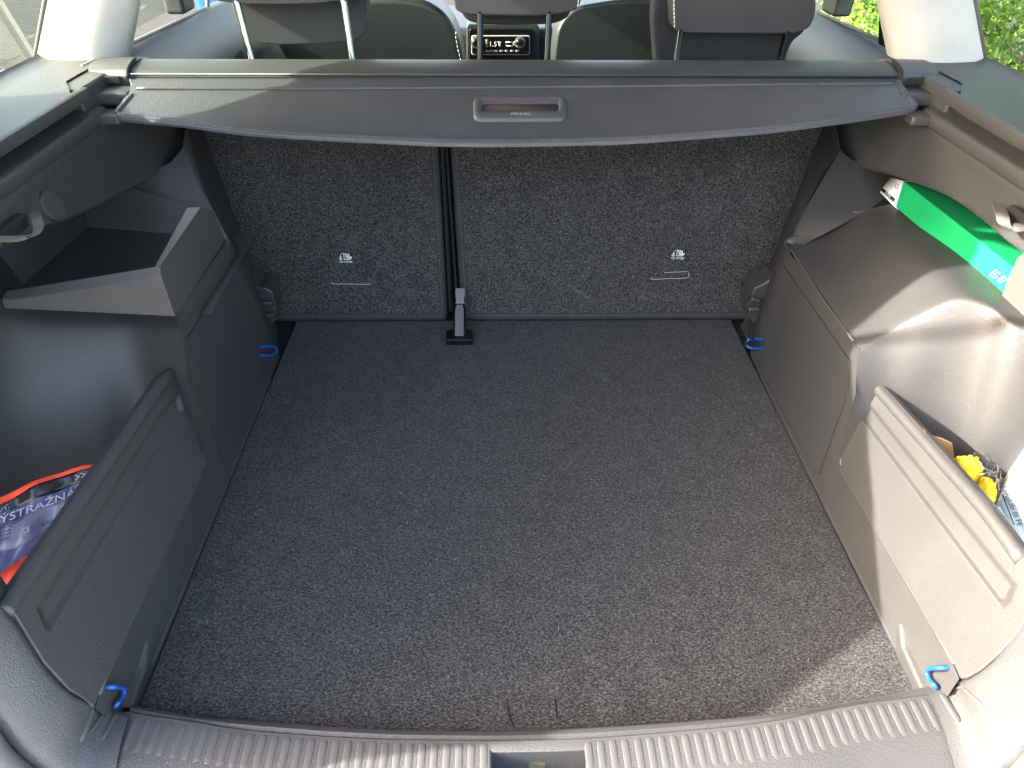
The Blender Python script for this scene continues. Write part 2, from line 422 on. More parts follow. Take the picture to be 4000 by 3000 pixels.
# cut lines of the finger flap at the front
for pts in ([(1095, 1508), (1096, 1530), (1100, 1550), (1110, 1572)], [(1198, 1508), (1200, 1530), (1203, 1555)]):
    tube('finger_flap_cut', cr([at(v, 'z', .0006) for v in pts], 5), [.0006]+[.0015]*(5*(len(pts)-1)-1)+[.0008], DARK, mat_e, 6, flatz=.4)
# real loose fibres standing up out of the felt
def fibres(name, n, fn, normal, mat, parent, L=(.003, .008), r=.00016, curl=1.0):
    V = []; F = []
    rnd = np.random.rand
    for i in range(n):
        p = fn(rnd(), rnd()); a = rnd()*2*math.pi; l = L[0]+(L[1]-L[0])*rnd()**2
        t1 = Vector((math.cos(a), math.sin(a), 0)); q = t1.rotation_difference(t1)
        rot = Vector((0, 0, 1)).rotation_difference(normal)
        bend = (rnd()-.5)*2.6*curl; pts = []
        cur = Vector(p); ang = a
        for k in range(4):
            pts.append(cur.copy()); d = rot @ Vector((math.cos(ang), math.sin(ang), 0))
            cur = cur + d*l/3; ang += bend/2
        hh = [0.0002, .0007+.0008*rnd(), .0008+.0009*rnd(), .0003]
        base_ = len(V)
        for k, q_ in enumerate(pts):
            q_ = q_+normal*hh[k]; d = (pts[min(k+1, 3)]-pts[max(k-1, 0)]).normalized(); s_ = d.cross(normal).normalized()*r
            V += [q_-s_, q_+s_]
        F += [(base_+2*k, base_+2*k+1, base_+2*k+3, base_+2*k+2) for k in range(3)]
    me = bpy.data.meshes.new(name); me.from_pydata([tuple(v) for v in V], [], F); me.update()
    o = link(name, me, mat, parent); o['kind'] = 'stuff'; return o
FIB = flat('felt_fibre', (.13, .13, .132), .9, spec=.1)
def fl_pt(a, b):
    y = .58+.93*b; return Vector(((a-.5)*.99, y, 0))
fibres('loose_fibres', 26000, fl_pt, Vector((0, 0, 1)), FIB, mat_e)
def sl_pt(a, b): 
    z = .02+.42*b; return Vector((-.58+(.42)*a, 1.517+SEAT_S*z, z))
def sr_pt(a, b):
    z = .02+.42*b; return Vector((-.105+(.70)*a, 1.517+SEAT_S*z, z))
fibres('loose_fibres', 7000, sl_pt, nS, FIB, sbL); fibres('loose_fibres', 11000, sr_pt, nS, FIB, sbR)
lint = fibres('lint', 80, fl_pt, Vector((0, 0, 1)), GREYP, mat_e, (.002, .006), .0003)

# ================================================================ load sill
def curve_x(vs, z, n=8):
    return cr([at(v, 'z', z) for v in vs], n)
L1 = [(190, 1512), (300, 1527), (420, 1548), (553, 1559), (815, 1577), (1028, 1581), (1106, 1580), (1356, 1569), (1659, 1545), (1834, 1517), (1986, 1489), (2084, 1466)]
L2 = [(170, 1512), (280, 1542), (410, 1562), (553, 1583), (803, 1600), (1053, 1604), (1106, 1604), (1256, 1600), (1481, 1583), (1659, 1563), (1834, 1529), (2006, 1505)]
def sample(pts, xs):
    out = []
    pts = sorted(pts, key=lambda p: p.x)
    for x in xs:
        if x <= pts[0].x: a, b = pts[0], pts[1]
        elif x >= pts[-1].x: a, b = pts[-2], pts[-1]
        else:
            for a, b in zip(pts[:-1], pts[1:]):
                if a.x <= x <= b.x: break
        t = (x-a.x)/(b.x-a.x+1e-9); out.append(a+(b-a)*t)
    return out
c1 = cr([at(v, 'z', .030) for v in L1], 5); c2 = cr([at(v, 'z', .031) for v in L2], 5)
XL, XR = -.492, .512   # joints of the sill plate with the corner trims
def sill_rows(xs, zb=0):
    a = sample(c1, xs); b = sample(c2, xs); rows = []
    rows.append([p+Vector((0, .004, -.030)) for p in a])
    rows.append([p+Vector((0, .003, -.004)) for p in a])
    rows.append([p+Vector((0, 0, .000)) for p in a])
    rows.append([p*.5+q*.5+Vector((0, 0, .003)) for p, q in zip(a, b)])
    rows.append([q+Vector((0, .003, .0005)) for q in b])
    rows.append([q+Vector((0, .0005, -.001)) for q in b])
    rows.append([q+Vector((0, -.001, .007)) for q in b])
    rows.append([q+Vector((0, -.004, .0105)) for q in b])
    for dy, dz in ((-.014, .0112), (-.046, .011), (-.065, .009), (-.09, .004), (-.12, -.006), (-.15, -.03), (-.17, -.08)):
        rows.append([q+Vector((0, dy, dz)) for q in b])
    return rows
nx = 70
xsm = [XL+.001+(XR-XL-.002)*i/nx for i in range(nx+1)]
# lock recess: leave a hole in the sill between these x
HX0, HX1 = -.052, .062
def clampx(xs):
    xs = [x for x in xs if not (HX0-.004 < x < HX0+.004 or HX1-.004 < x < HX1+.004)]
    return sorted(xs+[HX0, HX1])
xs = clampx(xsm)
rows = sill_rows(xs)
nr, nc = len(rows), len(xs)
V = [p for r in rows for p in r]; F = []
r0 = 8    # first row of the hole (index of rows)
yh = None
for i in range(nr-1):
    for j in range(nc-1):
        inhole = HX0-1e-6 <= xs[j] and xs[j+1] <= HX1+1e-6 and 8 <= i <= 11
        if not inhole: F.append((i*nc+j, i*nc+j+1, (i+1)*nc+j+1, (i+1)*nc+j))
jx0 = xs.index(HX0); jx1 = xs.index(HX1)
# walls of the recess
base_ = len(V); hole = [(8, j) for j in range(jx0, jx1+1)]+[(i, jx1) for i in range(9, 13)]+[(12, j) for j in range(jx1-1, jx0-1, -1)]+[(i, jx0) for i in range(11, 8, -1)]
for (i, j) in hole:
    p = rows[i][j]; V.append(Vector((p.x+(.002 if j == jx0 else -.002 if j == jx1 else 0), p.y-(.003 if i == 8 else 0), p.z-.002)))
for (i, j) in hole:
    p = rows[i][j]; V.append(Vector((p.x, p.y, p.z-.05)))
h_ = len(hole)
for k in range(h_):
    a = hole[k]; b = hole[(k+1) % h_]
    F.append((a[0]*nc+a[1], base_+k, base_+(k+1) % h_, b[0]*nc+b[1]))
    F.append((base_+k, base_+h_+k, base_+h_+(k+1) % h_, base_+(k+1) % h_))
F.append(tuple(base_+h_+k for k in range(h_)))
me = bpy.data.meshes.new('load_sill_plate'); me.from_pydata([tuple(v) for v in V], [], F); me.update()
bm = bmesh.new(); bm.from_mesh(me); bmesh.ops.recalc_face_normals(bm, faces=bm.faces)
if sum(f.normal.z*f.calc_area() for f in bm.faces) < 0: bmesh.ops.reverse_faces(bm, faces=bm.faces)
bm.to_mesh(me); bm.free(); smooth(me)
sill = link('load_sill_plate', me, PLP, car); me.set_sharp_from_angle(angle=math.radians(38))
# raised ribs, each one its own
def ribmesh(length, w=.0096, h=.0019):
    V = []; F = []
    prof = [(-.5, 0), (-.46, .75), (-.36, 1), (.36, 1), (.46, .75), (.5, 0)]
    ys = [0, -.003, -.008, -length*.5, -length+.008, -length+.003, -length]; wf = [.5, .85, 1, 1, 1, .85, .45]; hf = [.1, .75, 1, 1, 1, .7, .05]
    for y, a, b in zip(ys, wf, hf):
        for px, pz in prof: V.append((px*w*a, y, pz*h*b-.0006))
    n = len(prof)
    for i in range(len(ys)-1):
        for j in range(n-1): F.append((i*n+j, i*n+j+1, (i+1)*n+j+1, (i+1)*n+j))
    me = bpy.data.meshes.new('rib'); me.from_pydata(V, [], F); me.update(); me.materials.append(RIBM); smooth(me); return me
RM = ribmesh(.046)
def zc_(col, row, x, y): return (col*553.0+x*.25, row*414.75+y*.25)
ribs = [zc_(0, 3, x, y) for x, y in [(1190, 1215), (1290, 1235), (1390, 1250), (1480, 1265), (1590, 1285), (1690, 1300), (1790, 1310), (1885, 1320), (1985, 1335), (2085, 1345), (2180, 1355)]]
ribs = [(x, y+0) for x, y in ribs]
ribs += [zc_(1, 3, 75+105.3*i, 1360+i*4.3) for i in range(19)]
ribs += [zc_(2, 3, x, y) for x, y in [(655, 1420), (760, 1415), (865, 1410), (970, 1400), (1080, 1390), (1185, 1385), (1285, 1375), (1390, 1370), (1490, 1365), (1595, 1350), (1695, 1340), (1800, 1335), (1900, 1325), (2000, 1310), (2100, 1300), (2200, 1290)]]
ribs += [zc_(3, 3, x, y) for x, y in [(90, 1270), (190, 1255), (290, 1245), (390, 1235), (490, 1215), (580, 1200), (680, 1185), (775, 1165), (870, 1150), (970, 1130), (1060, 1115), (1155, 1095), (1245, 1075), (1340, 1055)]]
ribx = sorted(at((x, y), 'z', .041).x for x, y in ribs)
for x in ribx:
    q = sample(c2, [x])[0]
    o = bpy.data.objects.new('rib', RM); C.objects.link(o); o.parent = sill
    o.location = q+Vector((0, -.006, .0105)); o.rotation_euler = (0.012, 0, 0)
# latch striker inside the recess
box('latch_striker', (.004, .486, .012), (.021, .010, .040), flat('striker_brass', (.16, .13, .08), .55, .3), sill, .002, 2)
box('striker_tip', (.004, .4915, .0335), (.023, .004, .004), BLACKG, sill, .001, 2)

# ================================================================ side trims
fWF = lambda Y, z: .503+.45*max(0, Y-1.38)+.06*z
def ridge_z(D, sg):
    P = sorted((on(v, fWF, sg).y, on(v, fWF, sg).z) for v in D['ridge'])
    ys = [p[0] for p in P]; zs = [p[1] for p in P]
    return lambda Y: float(np.interp(Y, ys, zs))
def make_fBP(D, sg):
    zr = ridge_z(D, sg)
    return lambda Y, z: fWF(Y, z)-.45*max(0, Y-1.38)+.0003+.34*max(0, z-zr(Y))
def side(sg, D):
    tw = Vector((0, .6, .6))
    W = lambda v: on(v, fWF, sg)
    fBP = make_fBP(D, sg)
    Bp = lambda v, d=0: on(v, (lambda Y, z: fBP(Y, z)+d), sg)
    tp = empty('side_trim', (0, 0, 0)); tp.parent = car
    tag(tp, 'left side trim with storage bins' if sg < 0 else 'right side trim with storage bins')
    # --- inner wall of the wheel arch
    ridge = [W(v) for v in D['ridge']]
    edge = [W(v) for v in D['edge']]       # top near corner down to ridge start
    top = [W(v) for v in D['wtop']]
    sil = [seatp(v, -.001) for v in D['sil']]   # where it meets the seat back, top to bottom
    bot = [Vector((sg*.512, 1.519, 0)), Vector((sg*.503, 1.3, 0)), Vector((sg*.503, .9, 0)), Vector((sg*.503, .5, 0))]
    botw = [Vector((sg*.568, 1.522, -.004)), Vector((sg*.503, 1.38, -.004)), Vector((sg*.503, .9, -.004)), Vector((sg*.503, .535, -.004))]
    V = []; F = []
    def add(ps): b = len(V); V.extend(ps); return list(range(b, b+len(ps)))
    ia = add(edge); it = add(top); isl = add(sil); ib = add(botw); ir = add(ridge)
    lo = D['silsplit']
    F.append(tuple(ia[::-1]+it[1:]+ib[1:]+ir[::-1][:-1]))
    F.append(tuple([it[-1]]+isl[lo:]+ib[:2]))
    if sg < 0:
        so = [on(v, lambda Y, z: fWF(Y, z)+.012, sg) for v in ((378, 682), (482, 534), (484, 520))]
        iso = add(so); F.append(tuple([ia[0]]+it[1:]+iso[::-1]))
    # upper wall beside the seat back
    cre = [Vector(at(v, 'y', y)) for v, y in D['crease']]
    ic = add(cre)
    F.append(tuple([it[-1]]+ic+isl[:lo+1]))
    # recess back wall under the overhang
    rb = [Vector(at(v, 'y', y)) for v, y in D['recess']]
    irb = add(rb)
    F.append(tuple([it[-1]]+irb+ic[::-1]))
    o = poly('wheel_arch_trim', V, F, PL, tp, bevel=.014, seg=4, ang=14, merge=.0005, toward=tw)
    # access flap
    fFL = lambda Y, z: .5012+.06*z
    fl = [on(v, fFL, sg) for v in D['flap']]
    flr = roundpoly(fl, D['flapr'], 4)
    prism('access_flap', flr, (sg*.006, 0, 0), PLS, tp, .0012, 2)
    gr = roundpoly([p+Vector((sg*.0015, 0, 0)) for p in fl], D['flapr'], 4)
    tube('flap_gap', gr, .0016, DARK, tp, 5, closed=True, flatz=.5)
    # --- rear facing wall of the arch, the outer bin wall
    T = [W(D['edge'][0])]+[at(v, 'y', y) for v, y in D['rear']]
    e_ = T[-1]; T += [Vector((sg*.86, min(e_.y-.05, .96), e_.z)), Vector((sg*.893, e_.y-.16, e_.z)), Vector((sg*.90, .62, e_.z))]
    T9 = T[:]; T = cr(T, 2)
    N_ = []
    for i_, p in enumerate(T):
        a = T[max(i_-1, 0)]; b = T[min(i_+1, len(T)-1)]; t = (b-a); t.z = 0; t.normalize()
        n_ = Vector((t.y, -t.x, 0))
        if n_.dot(Vector((-sg*.6, -1, 0))) < 0: n_ = -n_
        N_.append(n_)
    rows = []
    if sg > 0:
        S = [top[-1]]+[at(v, 'y', y) for v, y in D['shelf']]+[Vector((.89, 1.2, T9[-3].z+.02)), Vector((.895, .9, T9[-2].z+.02)), Vector((.895, .5, T9[-1].z+.02))]
        S = cr(S, 2)
        rows.append([p+Vector((0, .002, .003)) for p in S]); rows.append([p+Vector((0, .001, .004)) for p in S]); rows.append([p+Vector((0, -.006, .0)) for p in S])
        for t_ in (.25, .55, .8, .93): rows.append([p.lerp(q, t_)+Vector((0, 0, .0)) for p, q in zip(S, T)])
        tube('shelf_edge_roll', cr([T9[0], W((1780, 650)), top[-1]], 5)[1:], .0035, PL, tp, 10); tube('shelf_edge_roll', [p+Vector((0, .002, .001)) for p in S[:7]], [.009]*6+[.003], PL, tp, 12)
    for o_, dz in ((-.05, .006), (-.012, .003), (-.002, .0), (.010, -.006), (.024, -.018), (.048, -.043), (.080, -.082), (.110, -.125), (.135, -.17), (.165, -.235), (.19, -.31), (.21, -.42))[2 if sg > 0 else 0:]:
        if sg > 0 and o_ > 0: o_ *= .34
        rw = [p+Vector((-sg*.12*o_, -o_, dz)) for p in T]
        if dz < -.004:
            ee = edge+ridge[1:3]; zz = T[0].z+dz
            for a_, b_ in zip(ee[:-1], ee[1:]):
                if b_.z <= zz <= a_.z: break
            t_ = max(0, min(1, (zz-a_.z)/(b_.z-a_.z+1e-9))); q_ = a_.lerp(b_, t_); q_.z = min(zz, a_.z); rw[0] = q_+Vector((-sg*.001, 0, 0))
            dlt = rw[0].y-(T[0].y-o_)
            for k_ in range(1, len(rw)): rw[k_].y += dlt*max(0, 1-k_/10)
        rows.append(rw)
    grid('bin_rear_wall', rows, PL, tp, sub=2, toward=tw)
    poly('bin_floor', [(sg*.48, .5, -.16), (sg*.9, .5, -.16), (sg*.9, 1.2, -.16), (sg*.48, 1.2, -.16)], [(0, 1, 2, 3)], DPL, tp)
    # --- bin panel standing along the floor
    O = [Bp(v) for v in D['outer']]; Q = [Bp(v) for v in D['Q']]; q = [Bp(v, .0062) for v in D['q']]; SC = [Bp(v) for v in D['sillcurve']]; R = [Bp(v) for v in D['ridge']]; E = [Bp(v) for v in D['pedge']]
    V = []; F = []
    iO = add2(V, O); iQ = add2(V, Q); iq = add2(V, q); iS = add2(V, SC); iR = add2(V, R); iE = add2(V, E)
    n = len(Q)
    # ring between the outline Q and the recessed field q
    for k in range(n): F.append((iQ[k], iQ[(k+1) % n], iq[(k+1) % n], iq[k]))
    F.append(tuple(iq))
    # Q order: 0 top-outer, 1 top, 2 top-inner, 3 bottom-inner, 4 bottom, 5 bottom-outer
    F.append(tuple(iO+[iS[0], iQ[5], iQ[0], iQ[1]]))
    F.append(tuple([iQ[1], iQ[2], iQ[3], iQ[4], iQ[5]]+iS+iR[::-1]+iE[::-1]+[iO[0]]))
    poly('bin_panel', V, F, PL, tp, bevel=.0032, seg=3, ang=7, solid=.016, merge=.0004, toward=tw, off=-1)
    tube('ridge_roll', cr([W(v)+Vector((sg*.002, 0, -.001)) for v in D['ridge'][:-1]], 4), .0032, PL, tp, 10)
    # rounded rail along the top edge of the panel
    rail = cr([p+Vector((-sg*.001, -.002, -.0105)) for p in O], 4)
    tube('bin_panel_rail', [rail[0]+Vector((0, .002, -.03))]+rail, .0095, PL, tp, 14)
    return tp
def add2(V, ps): b = len(V); V.extend(ps); return list(range(b, b+len(ps)))

DL = dict(
    ridge=[(440, 985), (441, 1005), (432, 1035), (300, 1312), (216, 1500), (205, 1530)],
    edge=[(394, 712), (404, 800), (430, 925), (440, 985)],
    wtop=[(394, 712), (498, 552), (497, 520)],
    sil=[(435, 270), (470, 370), (508, 470), (545, 570), (575, 635), (597, 700)], silsplit=3,
    crease=[((470, 470), 1.42), ((435, 400), 1.46), ((410, 332), 1.50), ((400, 270), 1.55)],
    recess=[((388, 507), 1.40), ((190, 490), 1.42), ((175, 440), 1.42), ((270, 400), 1.45), ((370, 350), 1.48), ((395, 320), 1.50)],
    flap=[(406, 731), (425, 829), (484, 1002), (566, 812), (553, 735), (510, 562)], flapr=[.004, .02, .004, .02, .02, .004],
    rear=[((300, 708), 1.085), ((200, 704), 1.07), ((100, 698), 1.05), ((10, 690), 1.02), ((-80, 692), .97)],
    outer=[(398, 800), (385, 793), (368, 795), (345, 815), (212, 1007), (45, 1244), (2, 1306)],
    Q=[(350, 884), (388, 845), (398, 888), (112, 1362), (100, 1362), (78, 1312)],
    q=[(356, 888), (379, 864), (386, 890), (102, 1340), (96, 1338), (88, 1314)],
    sillcurve=[(12, 1312), (35, 1332), (95, 1430), (150, 1490), (175, 1505)],
    pedge=[(403, 815), (412, 860), (430, 925)])
DR = dict(
    ridge=[(1814, 985), (1815, 1003), (1824, 1030), (1949, 1243), (2059, 1434), (2072, 1466)],
    edge=[(1856, 752), (1848, 850), (1828, 930), (1814, 985)],
    wtop=[(1856, 752), (1780, 650), (1703, 528)],
    sil=[(1782, 262), (1745, 380), (1690, 500), (1655, 590), (1625, 650), (1612, 690)], silsplit=3,
    crease=[((1740, 445), 1.42), ((1772, 370), 1.46), ((1799, 322), 1.50), ((1806, 262), 1.55)],
    recess=[((1871, 457), 1.40), ((1945, 405), 1.52), ((1925, 372), 1.54), ((1871, 362), 1.53), ((1840, 345), 1.51), ((1815, 325), 1.50)],
    shelf=[((1770, 492), 1.42), ((1825, 473), 1.41), ((1871, 457), 1.40), ((1960, 440), 1.39), ((2140, 440), 1.36)],
    flap=[(1836, 782), (1829, 850), (1768, 1026), (1644, 806), (1650, 730), (1691, 573)][::-1], flapr=[.004, .02, .02, .004, .02, .004],
    rear=[((1920, 714), 1.0), ((2000, 673), .99), ((2075, 640), .98), ((2150, 664), .95), ((2225, 715), .90)],
    outer=[(1853, 812), (1864, 801), (1880, 802), (1898, 822), (2009, 946), (2134, 1085), (2216, 1195)],
    Q=[(1874, 866), (1864, 862), (1856, 902), (2166, 1314), (2180, 1306), (2197, 1265)],
    q=[(1876, 878), (1870, 878), (1868, 900), (2166, 1296), (2172, 1292), (2186, 1266)],
    sillcurve=[(2216, 1340), (2205, 1360), (2159, 1412), (2116, 1449), (2086, 1466)],
    pedge=[(1847, 830), (1842, 870), (1828, 930)])
tL = side(-1, DL); tR = side(1, DR)

# ---------------- upper wall, cover rail and window ledge, one each side
def upper(sg, D, tp):
    tw = Vector((0, .6, .6))
    # overhanging wall: top seam to overhang edge
    bot = [at(v, 'x', sg*x) for v, x in D['over']]
    ys = [p.y for p in bot]
    n = len(bot)
    rows = []
    topz = .492
    xs_ = [sg*(.728 if p.y < 1.4 else .728-.25*(p.y-1.4)) for p in bot]
    ty = [p.y-.0 for p in bot]
    def row(z, dx): return [Vector((x+sg*dx, y, z)) for x, y in zip(xs_, ty)]
    rows.append(row(.492, .004)); rows.append(row(.486, .0)); rows.append(row(.470, .001))
    for t in (.3, .6, .85):
        rows.append([a.lerp(b, t) for a, b in zip(row(.470, .001), [p+Vector((0, 0, .006)) for p in bot])])
    rows.append([p+Vector((0, 0, .004)) for p in bot]); rows.append(bot[:])
    rows.append([p+Vector((sg*.006, 0, -.004)) for p in bot]); rows.append([p+Vector((sg*.03, 0, -.004)) for p in bot]); rows.append([p+Vector((sg*.12, 0, .0)) for p in bot])
    # smooth along
    R2 = []
    for r in rows: R2.append(cr(r, 3))
    grid('upper_side_wall', R2, PL, tp, toward=tw)
    # rail profile swept along Y
    Y0, Y1 = .62, 1.365
    prof = [(.728, .486), (.7255, .489), (.724, .494), (.7245, .508), (.7265, .511), (.731, .513), (.764, .516), (.764, .533), (.732, .534), (.7305, .5348), (.7300, .5362), (.7300, .5505), (.7306, .5524), (.7325, .5534), (.743, .5532)]
    ysr = [Y0+(Y1-Y0)*i/10 for i in range(11)]
    grid('cover_guide_rail', [[Vector((sg*x, y+(.0 if z > .52 else .03)*(i/10), z)) for i, y in enumerate(ysr)] for x, z in prof], PL, tp, toward=tw, sharp=40)
    # ledge below the window
    lx = [.7425, .76, .80, .85, .885, .905, .91]; rowsl = []
    for i in range(15):
        y = .62+i*(1.72-.62)/14
        inner = .7425 if y < 1.37 else .785
        rowsl.append([Vector((sg*(inner+(x-.7425)*(.91-inner)/(.91-.7425)), y, .553+(0 if k < 5 else .004*(k-4)))) for k, x in enumerate(lx)])
    grid('window_ledge', rowsl, PL, tp, toward=Vector((0, 1, 2)), sharp=30)
    # end of the rail slot and the cassette holder
    hx0, hx1 = .703, .795
    prof = [(1.462, .520), (1.462, .548), (1.470, .558), (1.50, .569), (1.54, .575), (1.60, .572), (1.63, .55), (1.63, .50)]
    hp = [(1.464, .522), (1.462, .549), (1.468, .5565), (1.50, .5655), (1.535, .5645), (1.575, .555), (1.60, .52)]
    o = prism('cassette_holder', [Vector((sg*.703, y, z)) for y, z in hp], (sg*.085, .02, -.006), PLS, tp, .005, 4, 25)
    box('holder_slot', (sg*.752, 1.463, .541), (.070, .006, .014), DARK, tp, .002, 2)
    box('holder_bracket', (sg*.725, 1.44, .520), (.07, .05, .022), PLS, tp, .004, 2)
    box('holder_foot', (sg*.735, 1.385, .498), (.085, .045, .018), PLS, tp, .005, 3)
    box('holder_block', (sg*.782, 1.425, .517), (.076, .13, .066), PL, tp, .006, 3)
UL = dict(over=[((-160, 600), .73), ((0, 522), .725), ((75, 495), .72), ((175, 460), .715), ((270, 412), .705), ((370, 355), .69), ((412, 330), .68), ((436, 300), .672)])
UR = dict(over=[((2380, 640), .73), ((2212, 547), .725), ((2110, 465), .72), ((2034, 415), .715), ((1925, 375), .705), ((1871, 364), .695), ((1838, 345), .685), ((1799, 320), .675), ((1780, 290), .67)])
upper(-1, UL, tL); upper(1, UR, tR)

# ---------------- left storage tray insert
def tray():
    T = lambda v, y: at(v, 'y', y)
    X = lambda v: on(v, lambda Y, z: .497, -1)
    a = X((348, 574)); b = X((434, 447)); b2 = X((460, 455)); c = X((486, 517)); c2 = X((480, 530)); d = X((378, 684)); d2 = X((388, 670))
    y0 = a.y
    e = T((14, 628), y0+.050); f = T((3, 646), y0+.040); g = T((10, 666), y0+.038)
    h = T((349, 599), y0-.001); k = T((30, 648), y0+.036); a = T((345, 574), y0+.016)
    V = [a, b, b2, c, c2, d2, d, e, f, g, h, k]
    F = [(0, 1, 2, 3, 4, 5, 6, 10), (10, 6, 9, 11), (11, 9, 8), (7, 0, 10, 11), (7, 11, 8)]
    o = poly('storage_tray', V, F, PL, tL, bevel=.008, seg=4, ang=10, solid=.022, toward=Vector((0, .5, .6)))
    # inside: floor, back and outer walls
    fz = .275
    C0 = at((190, 490), 'z', fz); C1 = at((410, 509), 'z', fz); C2 = at((50, 615), 'z', fz); C3 = Vector((-.50, 1.08, fz)); C4 = Vector((-.85, 1.15, fz))
    C1 = at((400, 508), 'z', fz); C5 = Vector((-.505, C1.y, fz)); C6 = at((432, 452), 'y', C1.y+.03)
    up = .10
    V = [C0, C1, C3, C4, C2, C0+Vector((-.0, .03, up)), C6, C2+Vector((-.03, 0, up)), C5]
    F = [(0, 1, 8, 2, 3, 4), (0, 5, 6, 1), (0, 4, 7, 5)]
    poly('tray_well', V, F, PL, tL, bevel=.014, seg=4, ang=15, toward=Vector((-.3, .9, .7)))
tray()

# ---------------- disc cap, hooks, lashing rings, latch mouldings
def rod(name, pts, r, mat, parent, n=10): return tube(name, cr(pts, 5), r, mat, parent, n)
pc = at((115, 444), 'x', -.7165)
nd = Vector((.93, -.05, .30)).normalized(); t1 = Vector((0, 1, 0)); t1 = (t1-nd*t1.dot(nd)).normalized(); t2 = nd.cross(t1)
circ = [pc+nd*.0015+(t1*math.cos(a)+t2*math.sin(a))*.0235 for a in [2*math.pi*k/28 for k in range(28)]]
prism('round_cap', circ, -nd*.006, PL, tL, .0012, 2)
def band(name, pts, width, wd, mat, parent, th=.005, bevel=.0015):
    pts = cr(pts, 5); wd = Vector(wd)
    return grid(name, [[p-wd*width/2, p+wd*width/2] for p in pts], mat, parent, solid=th, bevel=bevel, toward=CAM_POS)
def hx_(v, x): return at(v, 'x', x)
band('bag_hook', [hx_((70, 456), -.715), hx_((78, 470), -.695), hx_((84, 490), -.685), hx_((76, 508), -.683), hx_((56, 517), -.69), hx_((28, 519), -.70), hx_((-12, 518), -.712)], .020, (.25, .9, -.1), BEIGE, tL)
box('hook_slot', hx_((22, 498), -.716), (.012, .075, .022), DARK, tL, .003, 2)
band('bag_hook', [hx_((2158, 442), .712), hx_((2165, 462), .69), hx_((2168, 482), .683), hx_((2178, 494), .688), hx_((2200, 494), .70), hx_((2225, 496), .715)], .026, (-.25, .9, -.1), BEIGE, tR)
box('hook_slot', hx_((2206, 474), .716), (.012, .06, .022), DARK, tR, .003, 2)
def ring(vs, sg, tp):
    c = [on(v, fWF, sg)+Vector((-sg*(.009 if 0 < k < len(vs)-1 else -.004), 0, 0)) for k, v in enumerate(vs)]
    return tube('lashing_ring', cr(c, 5), .0034, BLUE, tp, 8)
ring([(560, 749), (572, 748), (584, 750), (587, 756), (584, 763), (573, 768), (560, 766)], -1, tL)
ring([(1648, 733), (1638, 732), (1627, 734), (1621, 741), (1624, 748), (1636, 752), (1650, 752)], 1, tR)
def frontring(vs, tp):
    sg = -1 if vs[0][0][0] < 1000 else 1
    return tube('lashing_ring', cr([on(v, lambda Y, z_, k=k: .4985 if 0 < k < len(vs)-1 else .512, sg) for k, (v, z) in enumerate(vs)], 5), .0030, BLUE, tp, 8)
frontring([((222, 1484), .044), ((244, 1484), .046), ((262, 1485), .047), ((269, 1493), .047), ((264, 1508), .046), ((252, 1523), .044), ((246, 1532), .030)], tL)
frontring([((2056, 1442), .046), ((2030, 1443), .047), ((2009, 1444), .047), ((2002, 1452), .047), ((2008, 1468), .046), ((2020, 1482), .044), ((2027, 1490), .030)], tR)
def pocket(sg, vs, tp):
    a, b, c, d = vs
    P = [at(a, 'z', .036), at(b, 'z', .026), at(c, 'z', .024), at(d, 'z', .036)]
    Bq = [Vector((sg*.5005, P[1].y+.012, -.004)), Vector((sg*.4995, P[2].y-.01, -.004))]
    top = [P[0]+Vector((sg*.006, .030, .012)), P[1]+Vector((sg*.006, .030, .010))]
    poly('lashing_pocket', P+Bq+top, [(0, 1, 2, 3), (1, 4, 5, 2), (0, 6, 7, 1), (1, 7, 4)], PL, tp, bevel=.005, seg=4, ang=8, toward=Vector((0, .5, 1)))
pocket(-1, [(245, 1466), (318, 1434), (286, 1528), (222, 1530)], tL)
pocket(1, [(2038, 1418), (1947, 1397), (1990, 1492), (2062, 1480)], tR)
def latch(sg, vs, tp):
    pts = [at(v, 'y', 1.46) for v in vs]
    if sg > 0: pts = pts[::-1]
    prism('latch_moulding', pts, (sg*.0, .06, 0), PLS, tp, .004, 3)
    return pts
latch(-1, [(535, 600), (556, 622), (573, 622), (590, 632), (592, 650), (597, 672), (596, 690), (588, 706), (578, 716), (575, 722), (604, 748), (600, 762), (556, 772), (530, 740)], tL)
latch(1, [(1672, 596), (1652, 612), (1630, 622), (1622, 640), (1614, 660), (1616, 680), (1630, 704), (1620, 724), (1600, 742), (1614, 764), (1650, 790), (1668, 740)], tR)
for sg, tp, vs in ((-1, tL, [((567, 655), (588, 655)), ((570, 682), (592, 680)), ((560, 712), (578, 710))]), (1, tR, [((1622, 645), (1642, 650)), ((1617, 668), (1640, 668)), ((1632, 710), (1652, 712))])):
    for a, b in vs: rod('moulding_boss', [at(a, 'y', 1.452), at(b, 'y', 1.452)], .006, PL, tp, 12)
# kick strip ledge running along the mat
for sg, tp in ((-1, tL), (1, tR)):
    grid('kick_strip', [[Vector((sg*x, y+(.0), z)) for y in (.56, .8, 1.05, 1.29)] for x, z in ((.5005, -.006), (.5005, .0015), (.5025, .004), (.5045, .004), (.506, .016))], PLS, tp, toward=Vector((0, .9, .6)))

